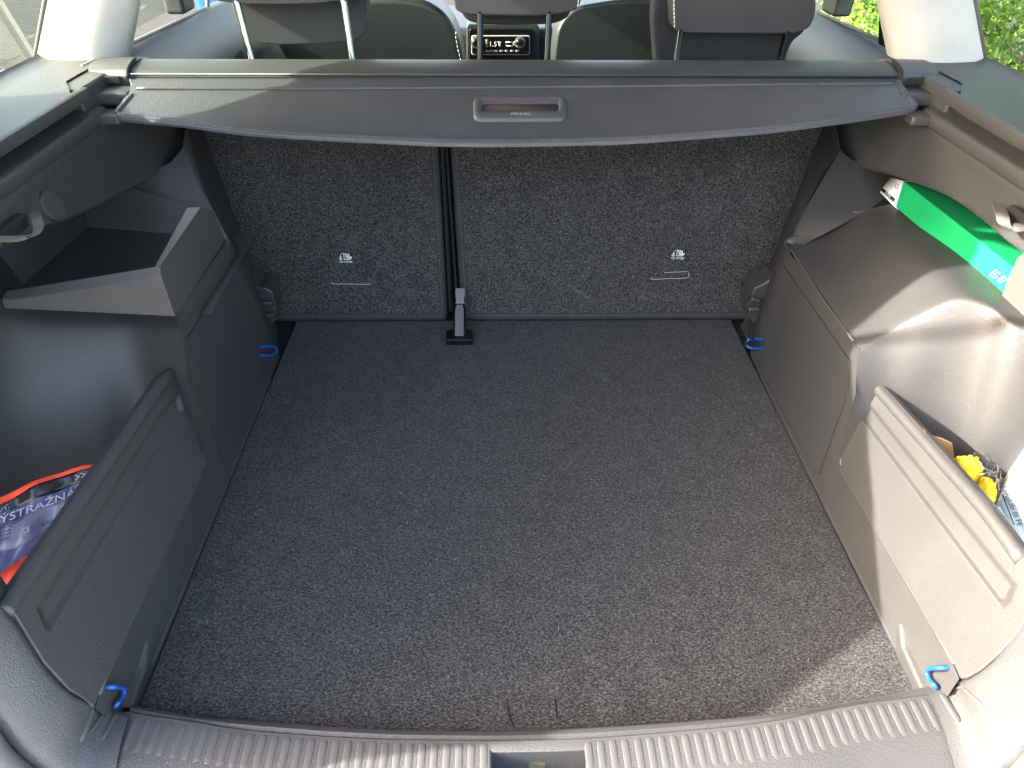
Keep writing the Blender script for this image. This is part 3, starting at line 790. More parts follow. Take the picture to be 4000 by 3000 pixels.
# ---------------- rear corner trims beside the sill
def corner(sg, inner, outer, name, tp):
    fb = make_fBP(DL if sg < 0 else DR, sg)
    a = cr([(at(v, 'z', z) if z is not None else on(v, fb, sg)+Vector((0, -.002, -.001))) for v, z in inner], 6); b = cr([at(v, 'z', z) for v, z in outer], 6)
    n = min(len(a), len(b)); rows = []
    def res(P, n):
        L = [0]
        for p, q in zip(P[:-1], P[1:]): L.append(L[-1]+(q-p).length)
        out = []
        for i in range(n):
            s = L[-1]*i/(n-1)
            for k in range(len(P)-1):
                if L[k+1] >= s-1e-9: break
            t = (s-L[k])/max(1e-9, L[k+1]-L[k]); out.append(P[k].lerp(P[k+1], t))
        return out
    a = res(a, 26); b = res(b, 26)
    rows.append([p+Vector((sg*.0, .025, -.045)) for p in a]); rows.append([p+Vector((sg*.002, .006, -.012)) for p in a]); rows.append([p+Vector((sg*.001, .002, -.004)) for p in a]); rows.append(a)
    for t, h in ((.08, .004), (.3, .008), (.55, .008), (.8, .004), (.94, -.002)): rows.append([p.lerp(q, t)+Vector((0, 0, h)) for p, q in zip(a, b)])
    rows.append([q+Vector((0, 0, -.012)) for q in b]); rows.append([q+Vector((sg*.01, -.006, -.03)) for q in b])
    o = grid(name, rows, PLP, tp, toward=Vector((0, .2, 1.2)))
    # rubber seal and painted flange outside it
    s1 = [q+Vector((sg*.014, -.012, -.010)) for q in b]
    tube('boot_seal', s1, .011, RUB, car, 12)
    s2 = [q+Vector((sg*.036, -.034, -.022)) for q in b]
    tube('body_flange', s2, .013, FLANGE, car, 12)
    return o, a, b
FLANGE = plastic('flange_paint', (.12, .11, .11), .45, 300, .05, .0003)
cLo, cLa, cLb = corner(-1, [((-260, 900), .36), ((-120, 1130), .285), ((-40, 1245), None), ((4, 1310), None), ((35, 1345), None), ((92, 1434), None), ((148, 1492), None), ((195, 1516), None), ((232, 1529), .044), ((281, 1543), .0435)],
               [((-420, 1150), .36), ((-200, 1330), .29), ((-90, 1440), .22), ((-8, 1536), .16), ((50, 1612), .115), ((118, 1662), .075), ((170, 1690), .045), ((205, 1710), .038), ((222, 1722), .034), ((238, 1740), .030)], 'corner_trim', car)
cRo, cRa, cRb = corner(1, [((2500, 900), .36), ((2360, 1120), .275), ((2262, 1260), None), ((2205, 1350), None), ((2160, 1411), None), ((2116, 1450), None), ((2084, 1468), None), ((2050, 1480), .046), ((2030, 1487), .0445), ((2007, 1503), .0435)],
               [((2640, 1150), .36), ((2420, 1330), .28), ((2320, 1450), .21), ((2222, 1580), .13), ((2180, 1630), .09), ((2140, 1672), .060), ((2110, 1690), .038), ((2098, 1700), .036), ((2088, 1712), .033), ((2080, 1725), .030)], 'corner_trim', car)
# three ribs pressed into each corner trim
RM2 = ribmesh(.040, .0082, .0026)
for vs, c_, par, dx in (([zc_(0, 3, 800, 1130), zc_(0, 3, 905, 1155), zc_(0, 3, 1010, 1180)], cLo, cLo, 0), ([zc_(3, 3, 1500, 1020), zc_(3, 3, 1590, 980), zc_(3, 3, 1690, 968)], cRo, cRo, 0)):
    for v in vs:
        from mathutils.bvhtree import BVHTree
        bv = BVHTree.FromPolygons([w_.co for w_ in c_.data.vertices], [tuple(q_.vertices) for q_ in c_.data.polygons])
        p = bv.ray_cast(CAM_POS, ray(v).normalized())[0] or at(v, 'z', .0455); h2 = bv.ray_cast(Vector((p.x, p.y-.036, .5)), Vector((0, 0, -1)))[0]; pit = math.atan2(p.z-(h2.z if h2 else p.z), .036); p = p+Vector((0, 0, .0012)); o = bpy.data.objects.new('rib', RM2); C.objects.link(o); o.parent = par; o.location = p
        o.rotation_euler = (pit, 0, 0)

# ================================================================ luggage cover (lifts out)
cov = empty('luggage_cover'); tag(cov, 'retracted grey vinyl luggage cover spanning the boot above the seat backs', 'luggage cover')
CP0 = Vector((0, 1.467, .5455)); CN = Vector((0, -.4, 1)).normalized()
def cv(v, h=0): return atp(v, CP0, CN)+CN*h
prof = [(1.466, .520), (1.464, .546), (1.467, .5515), (1.474, .5545), (1.49, .5575), (1.515, .560), (1.54, .560), (1.556, .556), (1.57, .549), (1.66, .524), (1.72, .505), (1.72, .48), (1.47, .50)]
xs_ = [-.7005+1.4*i/30 for i in range(31)]
grid('roller_cassette', [[Vector((x, y, z)) for x in xs_] for y, z in prof], CAS, cov, toward=Vector((0, 1, 2)))
box('roller_slot', (0, 1.4655, .5470), (1.39, .004, .0035), DARK, cov, 0)
tube('cassette_lip', [Vector((-.70, 1.4640, .5510)), Vector((.70, 1.4640, .5510))], .0016, CAS, cov, 8)
for sg in (-1, 1):
    tube('end_cap_seam', cr([Vector((sg*.702, 1.462, .546)), Vector((sg*.703, 1.472, .557)), Vector((sg*.707, 1.51, .5625)), Vector((sg*.712, 1.54, .560))], 5), .0042, DARK, cov, 8)
out = [(276, 165), (282, 183), (279, 198), (246, 238), (247, 247), (253, 254), (262, 257), (320, 263), (395, 270), (553, 290), (803, 304), (953, 311), (1106, 312), (1256, 309), (1356, 306), (1500, 296), (1659, 283), (1759, 271), (1860, 257), (1959, 242), (1978, 236), (1985, 228), (1981, 219), (1956, 189), (1944, 172), (1942, 153)]
mid = [(1106, 160), (700, 163)]
o3 = [cv(v) for v in out]
body = o3+[cv((1106, 160))]
pl_ = prism('cover_panel', body, -CN*.0045, VIN, cov, .0022, 3, 40)
def inset(vs, d):
    out_ = []
    for i, v in enumerate(vs):
        a = Vector(vs[max(i-1, 0)]); b = Vector(vs[min(i+1, len(vs)-1)]); t = (b-a).normalized(); n = Vector((t.y, -t.x)); out_.append((v[0]+n.x*d, v[1]+n.y*d))
    return out_
edge = out[2:25]
e1 = [Vector((v[0], v[1], 0)) for v in edge]
def insv(d):
    e = []
    for i, v in enumerate(edge):
        a = Vector(edge[max(i-1, 0)]); b = Vector(edge[min(i+1, len(edge)-1)]); t = (b-a).normalized()
        n = Vector((t.y, -t.x)); e.append((v[0]+n.x*d, v[1]+n.y*d))
    return e
ie = insv(9)
bo = [[cv(v, h) for v in insv(d_)] for d_, h in ((13, .0002), (11.5, .0022), (9.5, .0034), (7, .0030), (5.5, .0014), (4, .0016), (2, .0004), (.2, -.0030), (-.3, -.0055))]
bo = [cr(r_, 3) for r_ in bo]
grid('edge_border', bo, VIN, pl_, toward=CAM_POS+Vector((0, 0, 1)))
dashes('edge_stitching', cr([cv(v, .0022) for v in insv(4.4)], 4), STITCH, pl_, .0052, .002, .0012, CN)['kind'] = 'stuff'
welt = [(296, 191), (500, 191.5), (803, 190.5), (1106, 188), (1356, 186), (1659, 182), (1930, 181)]
tube('panel_welt', cr([cv(v, .0006) for v in welt], 6), .0045, VIN, pl_, 10, flatz=.6)
dashes('panel_stitching', cr([cv((x, y+3.2), .0006) for x, y in welt], 6), STITCH, pl_, .0052, .002, .0010, CN)['kind'] = 'stuff'
w2 = [(310, 166.5), (803, 165.5), (1106, 163), (1500, 160.5), (1659, 158.5), (1925, 157)]
dashes('upper_stitching', cr([cv(v, .0006) for v in w2], 6), STITCH, pl_, .0052, .002, .0012, CN)['kind'] = 'stuff'
tube('upper_welt', cr([cv((x, y-2.2), 0) for x, y in w2], 6), .0024, VIN, pl_, 8, flatz=.6)
# grip frame with its slot
def rr(x0, y0, x1, y1, r, h, n=5):
    c = [cv((x0, y0), h), cv((x1, y0-1), h), cv((x1, y1-1), h), cv((x0, y1), h)]
    return roundpoly(c, r, n)
loops = [rr(1022, 211, 1223, 264, .016, -.0005), rr(1023.5, 212, 1221.5, 262.5, .015, .0035), rr(1028, 214.5, 1217, 259, .014, .0060), rr(1034, 216, 1212, 249, .010, .0058), rr(1038, 219, 1208.5, 245.5, .007, .0048), rr(1042, 227, 1206.5, 244.5, .006, .001)]
n_ = len(loops[0]); V = [p for l in loops for p in l]; F = [(i*n_+k, i*n_+(k+1) % n_, (i+1)*n_+(k+1) % n_, (i+1)*n_+k) for i in range(len(loops)-1) for k in range(n_)]
hd = poly('grip_frame', V, F, PLP, cov, recalc=True, toward=CAM_POS)
BROWN = plastic('slot_cloth', (.020, .013, .011), .8, 900, .2, .0003)
prism('grip_slot', rr(1040, 226, 1208, 246, .005, .0012), -CN*.0008, BROWN, cov, 0)
text('grip_lettering', 'PRESS', cv((1125, 252.5), .0062), ux, Vector((0, 1, .4)), .0068, GREYP, hd, .0001, .033)

# ================================================================ body shell: pillars, windows, roof, tailgate
shell = plastic('roof_lining', (.30, .29, .28), .8, 400, .1, .0003)
INNER = plastic('tailgate_lining', (.05, .05, .05), .6, 400, .2, .0004)
curve = [(.37, -.16), (.39, .0), (.415, .17), (.423, .25), (.440, .30), (.442, .40), (.448, .505), (.502, .561), (.566, .626), (.616, .667), (.685, .728), (.764, .774), (.835, .821), (.887, .870), (.918, .904), (.942, .964), (.948, 1.026), (.952, 1.075), (.975, 1.115), (1.0, 1.145)]
for sg in (-1, 1):
    pts = [Vector((sg*.62, y, z)) for y, z in curve]+[Vector((sg*.62, y+(.22 if z > .42 else .07), z)) for y, z in curve[::-1]]
    prism('rear_pillar', pts, (sg*.045, 0, 0), INNER, car, 0)
    # outer side of the body with the quarter window left open
    skin = [Vector((sg*.93, y, z)) for y, z in ((.40, -.35), (3.6, -.35), (3.6, .54), (1.15, .575), (.92, .60), (1.150, .752), (1.52, .865), (1.55, .565), (1.62, .565), (1.62, .93), (1.62, 1.13), (.90, 1.13), (.50, .66), (.40, .55))]
    # skin below the windows
    prism('body_side', [Vector((sg*.915, y, z)) for y, z in ((.38, -.35), (4.4, -.35), (4.4, .24), (1.75, .30), (1.62, .50), (1.50, .55), (.40, .556))], (sg*.03, 0, 0), BLUEP, car, .004, 2)
    prism('body_side', [Vector((sg*.915, y, z)) for y, z in ((.47, .55), (1.13, .557), (1.15, .560), (1.28, .562), (1.34, .738), (1.39, .83), (1.45, .90), (1.52, .93), (1.52, 1.14), (.97, 1.14), (.96, 1.04), (.87, .93), (.68, .80), (.52, .68))], (sg*.03, 0, 0), BLUEP, car, 0)
    # glass
    poly('quarter_glass', [(sg*.925, 1.15, .555), (sg*.925, 1.72, .50), (sg*.925, 1.72, .96), (sg*.925, 1.15, .96)], [(0, 1, 2, 3)], GLASS, car)
    poly('rear_door_glass', [(sg*.865, 1.62, .54), (sg*.865, 2.14, .54), (sg*.80, 2.14, 1.1), (sg*.80, 1.62, 1.1)], [(0, 1, 2, 3)], GLASS, car)
    poly('front_door_glass', [(sg*.865, 2.24, .54), (sg*.865, 3.1, .54), (sg*.80, 2.9, 1.1), (sg*.80, 2.24, 1.1)], [(0, 1, 2, 3)], GLASS, car)
    box('door_pillar', (sg*.85, 2.19, .83), (.05, .09, .60), DPL, car, .01)
for sg in (-1, 1): box('side_lining', (sg*.898, 1.10, .10), (.012, 1.40, .88), DPL, car, 0)
box('roof', (0, 2.18, 1.16), (1.86, 2.26, .04), shell, car, .01)
tg0, tg1 = Vector((0, 1.04, 1.17)), Vector((0, .05, 1.60))
d_ = (tg1-tg0); ang = math.atan2(d_.z, -d_.y)
box('tailgate', (tg0+tg1)/2, (1.30, d_.length, .07), INNER, car, .02, rot=Matrix.Rotation(-ang, 3, 'X'))
STR = [Vector((-.645, .93, .845)), Vector((-.645, .62, 1.375))]
tube('tailgate_strut', STR, .011, BLACKG, car, 12); tube('tailgate_strut', [Vector((.645, .93, .845)), Vector((.645, .62, 1.375))], .011, BLACKG, car, 12)

# white pillar trims between quarter and door windows
def pillar(bl, br, tr, tl, sg):
    B0 = at(bl, 'y', 1.575); B1 = at(br, 'y', 1.560); T0 = at(tl, 'y', 1.60); T1 = at(tr, 'y', 1.585)
    k = 3.2
    U0 = B0+(T0-B0)*k; U1 = B1+(T1-B1)*k
    B0 = B0-(T0-B0)*.12; B1 = B1-(T1-B1)*.12
    a = B1-B0; rows = []
    for t in (0, .5, 1):
        P0 = B0.lerp(U0, t); P1 = B1.lerp(U1, t); s = (P1-P0)
        o_ = Vector((0, 1, 0))
        rows.append([P0+Vector((0, .02, 0)), P0+s*.01, P0+s*.12+Vector((0, -.005, 0)), P0+s*.45+Vector((0, -.010, 0)), P0+s*.66+Vector((0, -.006, 0)), P0+s*.80+Vector((0, .004, 0)), P0+s*.93+Vector((0, .022, 0)), P0+s*1.0+Vector((0, .045, 0)), P0+s*.98+Vector((0, .075, 0))])
    rows = [cr(r_, 4) for r_ in rows]
    grid('pillar_trim', rows, PALE, car, toward=Vector((0, .5, .8)))
    e = B0
    tube('window_seal', [B0+Vector((-sg*-.004, -.004, -.02)), U0+Vector((0, -.004, 0))], .0055, RUB, car, 8)
pillar((71, 131), (256, 131), (278, 0), (96, 0), -1)
pillar((2130, 122), (1944, 122), (1920, 0), (2108, 0), 1)
# black window frame posts seen beside the pillars
prism('door_frame_post', [at(v, 'y', 1.68) for v in ((255, 118), (271, 117), (269, 45), (279, 0), (262, 0))], (0, .04, 0), BLACKG, car, .001)
prism('door_frame_post', [at(v, 'y', 1.68) for v in ((1914, 104), (1934, 112), (1940, 60), (1925, -30), (1918, -30))], (0, .04, 0), BLACKG, car, .001)
# door inner trims
for sg, A, B_ in ((-1, (272, 108), (448, 22)), (1, (1915, 101), (1763, 32))):
    a = at(A, 'x', sg*.80); b = at(B_, 'x', sg*.80); d = (b-a)
    a2 = a-d*.35; b2 = b+d*.8
    rows = []
    for dx, dz in ((.03, .0), (.0, .004), (-.010, .002), (-.03, -.012), (-.055, -.05), (-.075, -.10), (-.08, -.13), (-.065, -.19), (-.06, -.45)):
        rows.append([p+Vector((sg*dx, 0, dz)) for p in [a2.lerp(b2, t/8) for t in range(9)]])
    grid('door_trim', rows, DPL, car, toward=Vector((0, 1.5, .9)))
    tube('belt_strip', [a2+Vector((sg*.004, 0, .006)), b+Vector((sg*.004, 0, .006))], .0035, GREYP if sg < 0 else RUB, car, 8)
    q = a2.lerp(b2, .42)
    prism('pull_pocket_shade', [Vector((sg*.7195, q.y+dy, q.z+dz)) for dy, dz in ((-.10, -.165), (.20, -.165), (.22, -.10), (.12, -.105))], (sg*.006, 0, 0), DARK, car, .002)  # flat black plate painted as the shade inside the pull recess
tube('door_frame_edge', [at((449, 25), 'x', -.81), at((447, -30), 'x', -.81)], .006, GREYP, car, 8)
# blue door mirror beyond
box('door_mirror', at((474, 14), 'y', 2.95)+Vector((-.02, 0, .02)), (.10, .10, .16), BLUEP, car, .03, 4)

# ================================================================ seats in front of the cover
def pad(name, vs, y, depth, mat, parent, r=.012, bevel=.022):
    pts = [at(v, 'y', y) for v in vs]
    return prism(name, roundpoly(pts, r, 3), (0, depth, 0), mat, parent, bevel, 5, 35)
def headrest(lobe, roll, posts, rollmat, lab):
    e = empty('headrest'); e.parent = car
    pad('pad', lobe, 1.80, .07, CLOTH if rollmat else LEATHD, e)
    pad('roll', roll, 1.73, .10, CLOTH, e, .012, .026)
    for a, b in posts:
        A = at(a, 'y', 1.715); B = at(b, 'y', 1.735); tube('post', [A-(B-A)*.5, A, B, B+(B-A)*.2], .0068, CHROMED if lab != 'l' else CHROME, e, 14)
    return e
CHROMED = flat('dark_chrome', (.028, .03, .033), .12, 1.0)
LEATHD = plastic('dark_cloth', (.020, .021, .023), .8, 900, .3, .0005)
h1 = headrest([(496, -60), (499, 0), (511, 45), (530, 78), (552, 92), (600, 97), (690, 95), (768, 88), (784, 78), (790, 57), (791, -60)],
         [(455, -60), (456, 0), (520, 9), (600, 10), (680, 8), (720, 3), (790, 0), (795, -60)], [((545, 134), (513, 8)), ((762, 134), (743, 6))], True, 'l')
h2 = headrest([(1000, -60), (996, 30), (1010, 46), (1040, 53), (1106, 55), (1190, 53), (1220, 44), (1234, 28), (1236, -60)],
         [(978, -60), (979, 5), (984, 24), (1010, 33), (1106, 35), (1160, 35), (1206, 31), (1246, 23), (1256, 5), (1257, -60)], [((1037, 134), (1037, 33)), ((1181, 133), (1186, 33))], False, 'm')
h3 = headrest([(1420, -60), (1413, 50), (1420, 150), (1500, 150), (1690, 150), (1712, 90), (1740, 70), (1750, -60)],
         [(1453, -60), (1455, 55), (1461, 68), (1480, 71), (1659, 73), (1722, 71), (1750, 61), (1762, 30), (1765, -60)], [((1461, 131), (1470, 68)), ((1684, 130), (1699, 72))], False, 'r')
dashes('white_stitching', [at((1455+i*.2, -30+i*8.5), 'y', 1.727) for i in range(12)], WSTITCH, h3, .006, .002, .0022, Vector((0, -1, 0)))['kind'] = 'stuff'
dashes('white_stitching', [at((1252-i*.6, -20+i*5.2), 'y', 1.727) for i in range(8)], WSTITCH, h2, .006, .002, .002, Vector((0, -1, 0)))['kind'] = 'stuff'
def fseat(vs, y, lab):
    pts = [at(v, 'y', y) for v in vs]
    o = prism('front_seat_back', roundpoly(pts, .03, 4), (0, .16, 0), LEATH, car, .05, 6, 35); return o
fs = fseat([(590, 420), (596, 120), (612, 50), (680, 0), (843, -8), (920, 0), (965, 30), (990, 75), (1003, 140), (1010, 420)], 2.35, '')
dashes('seat_stitching', [at(v, 'y', 2.346) for v in ((985, 68), (984, 80), (989, 105), (996, 134))], WSTITCH, fs, .008, .004, .002, Vector((0, -1, 0)))['kind'] = 'stuff'
fs = fseat([(1190, 420), (1196, 120), (1205, 55), (1240, 15), (1330, 0), (1450, 0), (1560, 15), (1620, 60), (1650, 420)], 2.38, '')
rod('headrest_socket', [at((858, 12), 'y', 2.40), at((858, -6), 'y', 2.40)], .026, DPL, car, 16)
# dashboard, climate panel
D0 = 2.95
box('dashboard', (0, 3.25, .12), (1.60, .50, .44), DPL, car, .03)
def dr(x0, y0, x1, y1, y, th, mat, name, par, r=.008, b=.002):
    return prism(name, roundpoly([at(v, 'y', y) for v in ((x0, y0), (x1, y0), (x1, y1), (x0, y1))], r, 4), (0, th, 0), mat, par, b, 2)
cp = dr(1008, 52, 1164, 190, D0-.06, .15, DPL, 'centre_console', car, .012, .004)
dr(1014, 62, 1150, 140, D0-.068, .02, BLACKG, 'console_bezel', cp)
cl = dr(1018, 77, 1145, 119, D0-.074, .01, GREYP, 'climate_panel', cp, .008, .001)
dr(1020, 79, 1143, 117, D0-.078, .01, BLACKG, 'climate_face', cp, .008, .001)
yk = D0-.082
for vx in (1029, 1124):
    c = at((vx, 92), 'y', yk)
    for r, y2, mt in ((.019, 0, SILVER), (.014, -.006, CHROME), (.009, -.009, BLACKG)):
        prism('climate_knob', [c+Vector((math.cos(a)*r, y2, math.sin(a)*r)) for a in [2*math.pi*k/24 for k in range(24)]], (0, .012, 0), mt, cp, .001, 1)
def ct(s, v, h, mat=WHITE, w=None): return text('display_text', s, at(v, 'y', yk+.0015), (1, 0, 0), (0, .0, 1), h, mat, cp, .0001, w)
ct('21.5', (1061, 95), .016); ct('AUTO', (1058, 110.5), .008, GREYP)
for vx in (1072, 1083, 1094, 1106, 1117): dr(vx-3.5, 108.5, vx+3.5, 112.5, yk+.0006, .002, GREYP, 'climate_button', cp, .001, 0)
for q in ([(1076, 90), (1082, 92), (1080, 99)], [(1093, 91), (1107, 91), (1107, 99), (1093, 99)], [(1110, 92), (1118, 85), (1118, 102), (1110, 96)]):
    tube('display_icon', [at(v, 'y', yk-.0002) for v in q], .0016, WHITE, cp, 5, closed=True)
dr(1049, 85, 1055, 102, yk+.001, .002, flat('amber_print', (.25, .24, .08), .5), 'display_icon', cp, .001, 0)
# cabin floor, tunnel, centre armrest edge, sunlit windscreen end
box('cabin_floor', (0, 2.7, -.40), (1.8, 2.6, .05), DPL, car, 0)
box('rear_bench', (0, 1.98, -.02), (1.3, .50, .22), LEATHD, car, .04)
# seat belt buckle webbing by the left front seat
band('seat_belt', [at((588, 96), 'y', 2.3), at((600, 115), 'y', 2.28), at((612, 140), 'y', 2.26)], .03, (1, 0, .2), LEATHD, car, .003)

# ================================================================ things in the side bins
def bagpiece(name, vs, p0, n, h, mat, parent):
    n = Vector(n).normalized(); pts = [atp(v, p0, n)+n*h for v in vs]
    me = bpy.data.meshes.new(name); me.from_pydata([tuple(p) for p in pts], [], [tuple(range(len(pts)))]); me.update()
    if me.polygons[0].normal.dot(n) < 0: me.flip_normals()
    return link(name, me, mat, parent)
ORANGE = flat('orange_fabric', (.75, .055, .015), .55)
PURP = flat('bag_film', (.085, .085, .19), .22)
PURD = flat('bag_print_black', (.012, .011, .016), .25)
LIL = flat('bag_print_lilac', (.15, .15, .24), .25)
LETT = flat('bag_print_white', (.38, .38, .46), .4)
bag = empty('warning_vest_bag'); tag(bag, 'shiny purple plastic pouch with orange edge holding a warning vest in the left bin', 'pouch')
bp0 = at((100, 1120), 'x', -.665); bn = Vector((.30, -.62, .72)).normalized()
def crump(v):
    p = atp(v, bp0, bn); return p+bn*(.004*math.sin(v[0]*.07+v[1]*.02)+.003*math.sin(v[0]*.03-v[1]*.06)-.004)
rows = [[crump((x, 1092+(x-0)*-.40+j*15.5)) for x in range(-60, 236, 12)] for j in range(17)]
grid('film', rows, PURP, bag, solid=.012, toward=CAM_POS)
def strip(name, top, bot, mat, h):
    n = 14; a = cr([Vector((x, y, 0)) for x, y in top], 5); b = cr([Vector((x, y, 0)) for x, y in bot], 5)
    def rs(P):
        out = []
        for i in range(n):
            t = i/(n-1)*(len(P)-1); k = min(int(t), len(P)-2); out.append(P[k].lerp(P[k+1], t-k))
        return out
    A, B_ = rs(a), rs(b); R = []
    for j in range(5): R.append([crump((p.lerp(q, j/4).x, p.lerp(q, j/4).y))+bn*h for p, q in zip(A, B_)])
    return grid(name, R, mat, bag, solid=.0008, toward=CAM_POS)
strip('black_header', [(-40, 1104), (3, 1086), (75, 1048), (150, 1020), (222, 1002)], [(-40, 1124), (3, 1106), (75, 1080), (150, 1050), (222, 1028)], PURD, .0012)
strip('orange_edge', [(-40, 1092), (3, 1072), (60, 1045), (150, 1013), (222, 1000)], [(-40, 1106), (3, 1088), (75, 1049), (150, 1022), (222, 1005)], ORANGE, .0022)
strip('orange_fold', [(-30, 1258), (10, 1234), (45, 1208), (90, 1178)], [(-30, 1340), (10, 1330), (40, 1310), (90, 1255)], ORANGE, .005)
strip('print_panel', [(8, 1124), (60, 1104), (110, 1084), (148, 1070)], [(-10, 1190), (40, 1182), (80, 1160), (120, 1135)], LIL, .0010)
bx = (atp((190, 1043), bp0, bn)-atp((0, 1115), bp0, bn)).normalized(); by = bn.cross(bx)
def btext(s, v, h, w, mat=LETT, shear=.25): return text('lettering', s, crump(v)+bn*.0035, bx, by, h, mat, bag, .0003, w, shear)
btext('VÝSTRAŽNÁ VESTA', (122, 1075), .0125, .165); btext('>>re', (184, 1027), .0095, .026)
btext('CE', (59, 1145), .007, .010); btext('XS XXL', (88, 1133), .005, .03, PURD)
for k in range(5): btext(['reflexni vesta', 'warning vest', 'norma EN', 'polyester', 'velikost'][k], (18-k*2, 1127+k*9), .0045, .034, PURD, 0)
tri = [crump(v)+bn*.004 for v in ((0, 1106), (14, 1088), (18, 1101))]
tube('warning_triangle', tri, .0007, LETT, bag, 5, closed=True)
tube('warning_mark', [crump((11, 1095))+bn*.004, crump((11.5, 1100))+bn*.004], .0008, LETT, bag, 5)

# green carton with a white end label, wedged under the right overhang
GREEN = plastic('green_card', (.012, .36, .12), .35, 200, .03, .0002)
gb = empty('green_carton'); tag(gb, 'long glossy green carton with white end label tucked under the right overhang', 'carton')
P0 = at((1934, 447), 'x', .715); P1 = at((2161, 642), 'x', .715); Rr0 = at((1951, 391), 'x', .740); Rr1 = at((2133, 525), 'x', .740)
d = (P1-P0); L_ = d.length; d.normalize(); P1 = P0+d*(L_+.20); Rr1 = Rr0+d*(L_+.16); upv = (Rr0-P0); dv = Vector((.085, .012, -.012))
A = [P0, P1, Rr1, Rr0]
prism('carton', A, dv, GREEN, gb, .0015, 2)
e0 = P0-d*.0006
lab = [P0-d*.0008, P0+upv-d*.0008, P0+upv+dv*.9-d*.0008, P0+dv*.9-d*.0008]
prism('end_label', lab, -d*.0006, WHITE, gb, 0)

uu = (upv-d*upv.dot(d)).normalized(); nrm = d.cross(uu)
if nrm.x > 0: nrm = -nrm
up0 = upv; upv = upv-d*upv.dot(d)
# the white end wraps onto the front: its corners measured on the front face
fn_ = nrm
def cf(v): return atp(v, P0, fn_)+fn_*.0009
prism('end_wrap_label', [cf(v) for v in ((1901, 416), (1923, 383), (1951, 391), (1934, 448))], -fn_*.012, WHITE, gb, 0)
prism('number_bar', [cf(v)+fn_*.0006 for v in ((1904, 413), (1908, 407), (1935, 431), (1931, 438))], -fn_*.0005, PURD, gb, 0)
bd = (cf((1932, 434))-cf((1906, 410))).normalized()
text('lettering', 'GGA700091A', cf((1919.5, 422))+fn_*.0012, bd, fn_.cross(bd), .0050, WHITE, gb, .0002, .026)
text('lettering', 'Warn triangle', cf((1925, 405))+fn_*.0009, bd, fn_.cross(bd), .0030, GREYP, gb, .0002, .016)
tube('round_emblem', [cf((1938+3.2*math.cos(a), 403+5*math.sin(a)))+fn_*.0006 for a in [k*math.pi/6 for k in range(12)]], .0005, PURD, gb, 5, closed=True)
text('embossed_lettering', 'euromicro', P0+d*.115+upv*.60+nrm*.0009, d, uu, .010, plastic('green_emboss', (.02, .40, .15), .3, 200, 0), gb, .0003, .075)
text('lettering', 'EG 07', P0+d*(L_-.035)+upv*.45+nrm*.0011, d, uu, .012, flat('carton_print', (.25, .7, .55), .5), gb, .0003, .034)
# beige divider arm across the carton
prism('divider_arm', [at(v, 'x', .712) for v in ((2198, 553), (2230, 540), (2225, 700), (2200, 678), (2161, 643), (2176, 600))], (.012, 0, 0), plastic('beige_trim', (.085, .08, .074), .5, 500, .15, .0004), tR, .003, 3)
prism('divider_cap', [at(v, 'x', .706) for v in ((2204, 548), (2232, 540), (2232, 566), (2212, 572))], (.01, 0, 0), BEIGE, tR, .003, 3)

# cardboard, wrapped yellow cloth, white bottle in the right bin
cb = [at(v, 'y', .84) for v in ((1995, 925), (2008, 943), (2034, 949), (2058, 960), (2061, 985), (2075, 1060), (2040, 1030))]
cbo = prism('cardboard_sheet', cb, (0, .004, .001), plastic('cardboard', (.34, .19, .085), .9, 300, .1, .0003), None, .0005, 1)
tag(cbo, 'plain brown cardboard sheet standing behind the right bin panel', 'cardboard')
def blob(name, c, r, mat, parent, seed, amp=.25, sub=4, sc=(1, 1, 1), freq=2.2):
    bm = bmesh.new(); bmesh.ops.create_icosphere(bm, subdivisions=sub, radius=1)
    from mathutils import noise
    for v in bm.verts:
        n = v.co.normalized(); k = 1+amp*(abs(noise.noise(n*freq+Vector((seed, 0, 0))))*2-.6)+amp*.4*noise.noise(n*freq*3+Vector((0, seed, 0)))
        v.co = Vector((n.x*sc[0], n.y*sc[1], n.z*sc[2]))*r*k
    bm.transform(Matrix.Translation(c)); me = bpy.data.meshes.new(name); bm.to_mesh(me); bm.free(); smooth(me)
    return link(name, me, mat, parent)
yb = empty('wrapped_cloth'); tag(yb, 'yellow cloth with orange parts in clear crinkled plastic wrap behind the right bin panel', 'wrapped cloth')
YEL = plastic('yellow_cloth', (.80, .62, .02), .7, 500, .3, .0006)
m_, nt_, b_ = newmat('crinkled_film'); nt_.nodes.remove(b_)
tr_ = N(nt_, 'ShaderNodeBsdfTransparent'); tr_.inputs[0].default_value = (.93, .92, .90, 1); gl_ = N(nt_, 'ShaderNodeBsdfGlossy'); gl_.inputs['Roughness'].default_value = .15; gl_.inputs[0].default_value = (.9, .85, .8, 1)
mx_ = N(nt_, 'ShaderNodeMixShader'); mx_.inputs[0].default_value = .10; nt_.links.new(tr_.outputs[0], mx_.inputs[1]); nt_.links.new(gl_.outputs[0], mx_.inputs[2]); nt_.links.new(mx_.outputs[0], nt_.nodes['Material Output'].inputs[0])
FILM = m_
yc = at((2096, 1030), 'y', .80)
blob('yellow_fold', yc+Vector((-.012, 0, .012)), .023, YEL, yb, 3, .22, 4, (1, .8, 1.0)); blob('yellow_fold', at((2122, 1070), 'y', .775), .022, YEL, yb, 9, .24, 4, (.7, .8, 1.3))
blob('orange_fold', at((2084, 1046), 'y', .775), .011, flat('orange_cloth', (.6, .16, .03), .6), yb, 5, .4, 3)
blob('film_wrap', at((2106, 1042), 'y', .80), .036, FILM, yb, 7, .20, 5, (.80, .8, 1.25), 2.0)
bt = empty('oil_bottle'); tag(bt, 'white plastic bottle with black lettering at the right edge of the right bin', 'bottle')
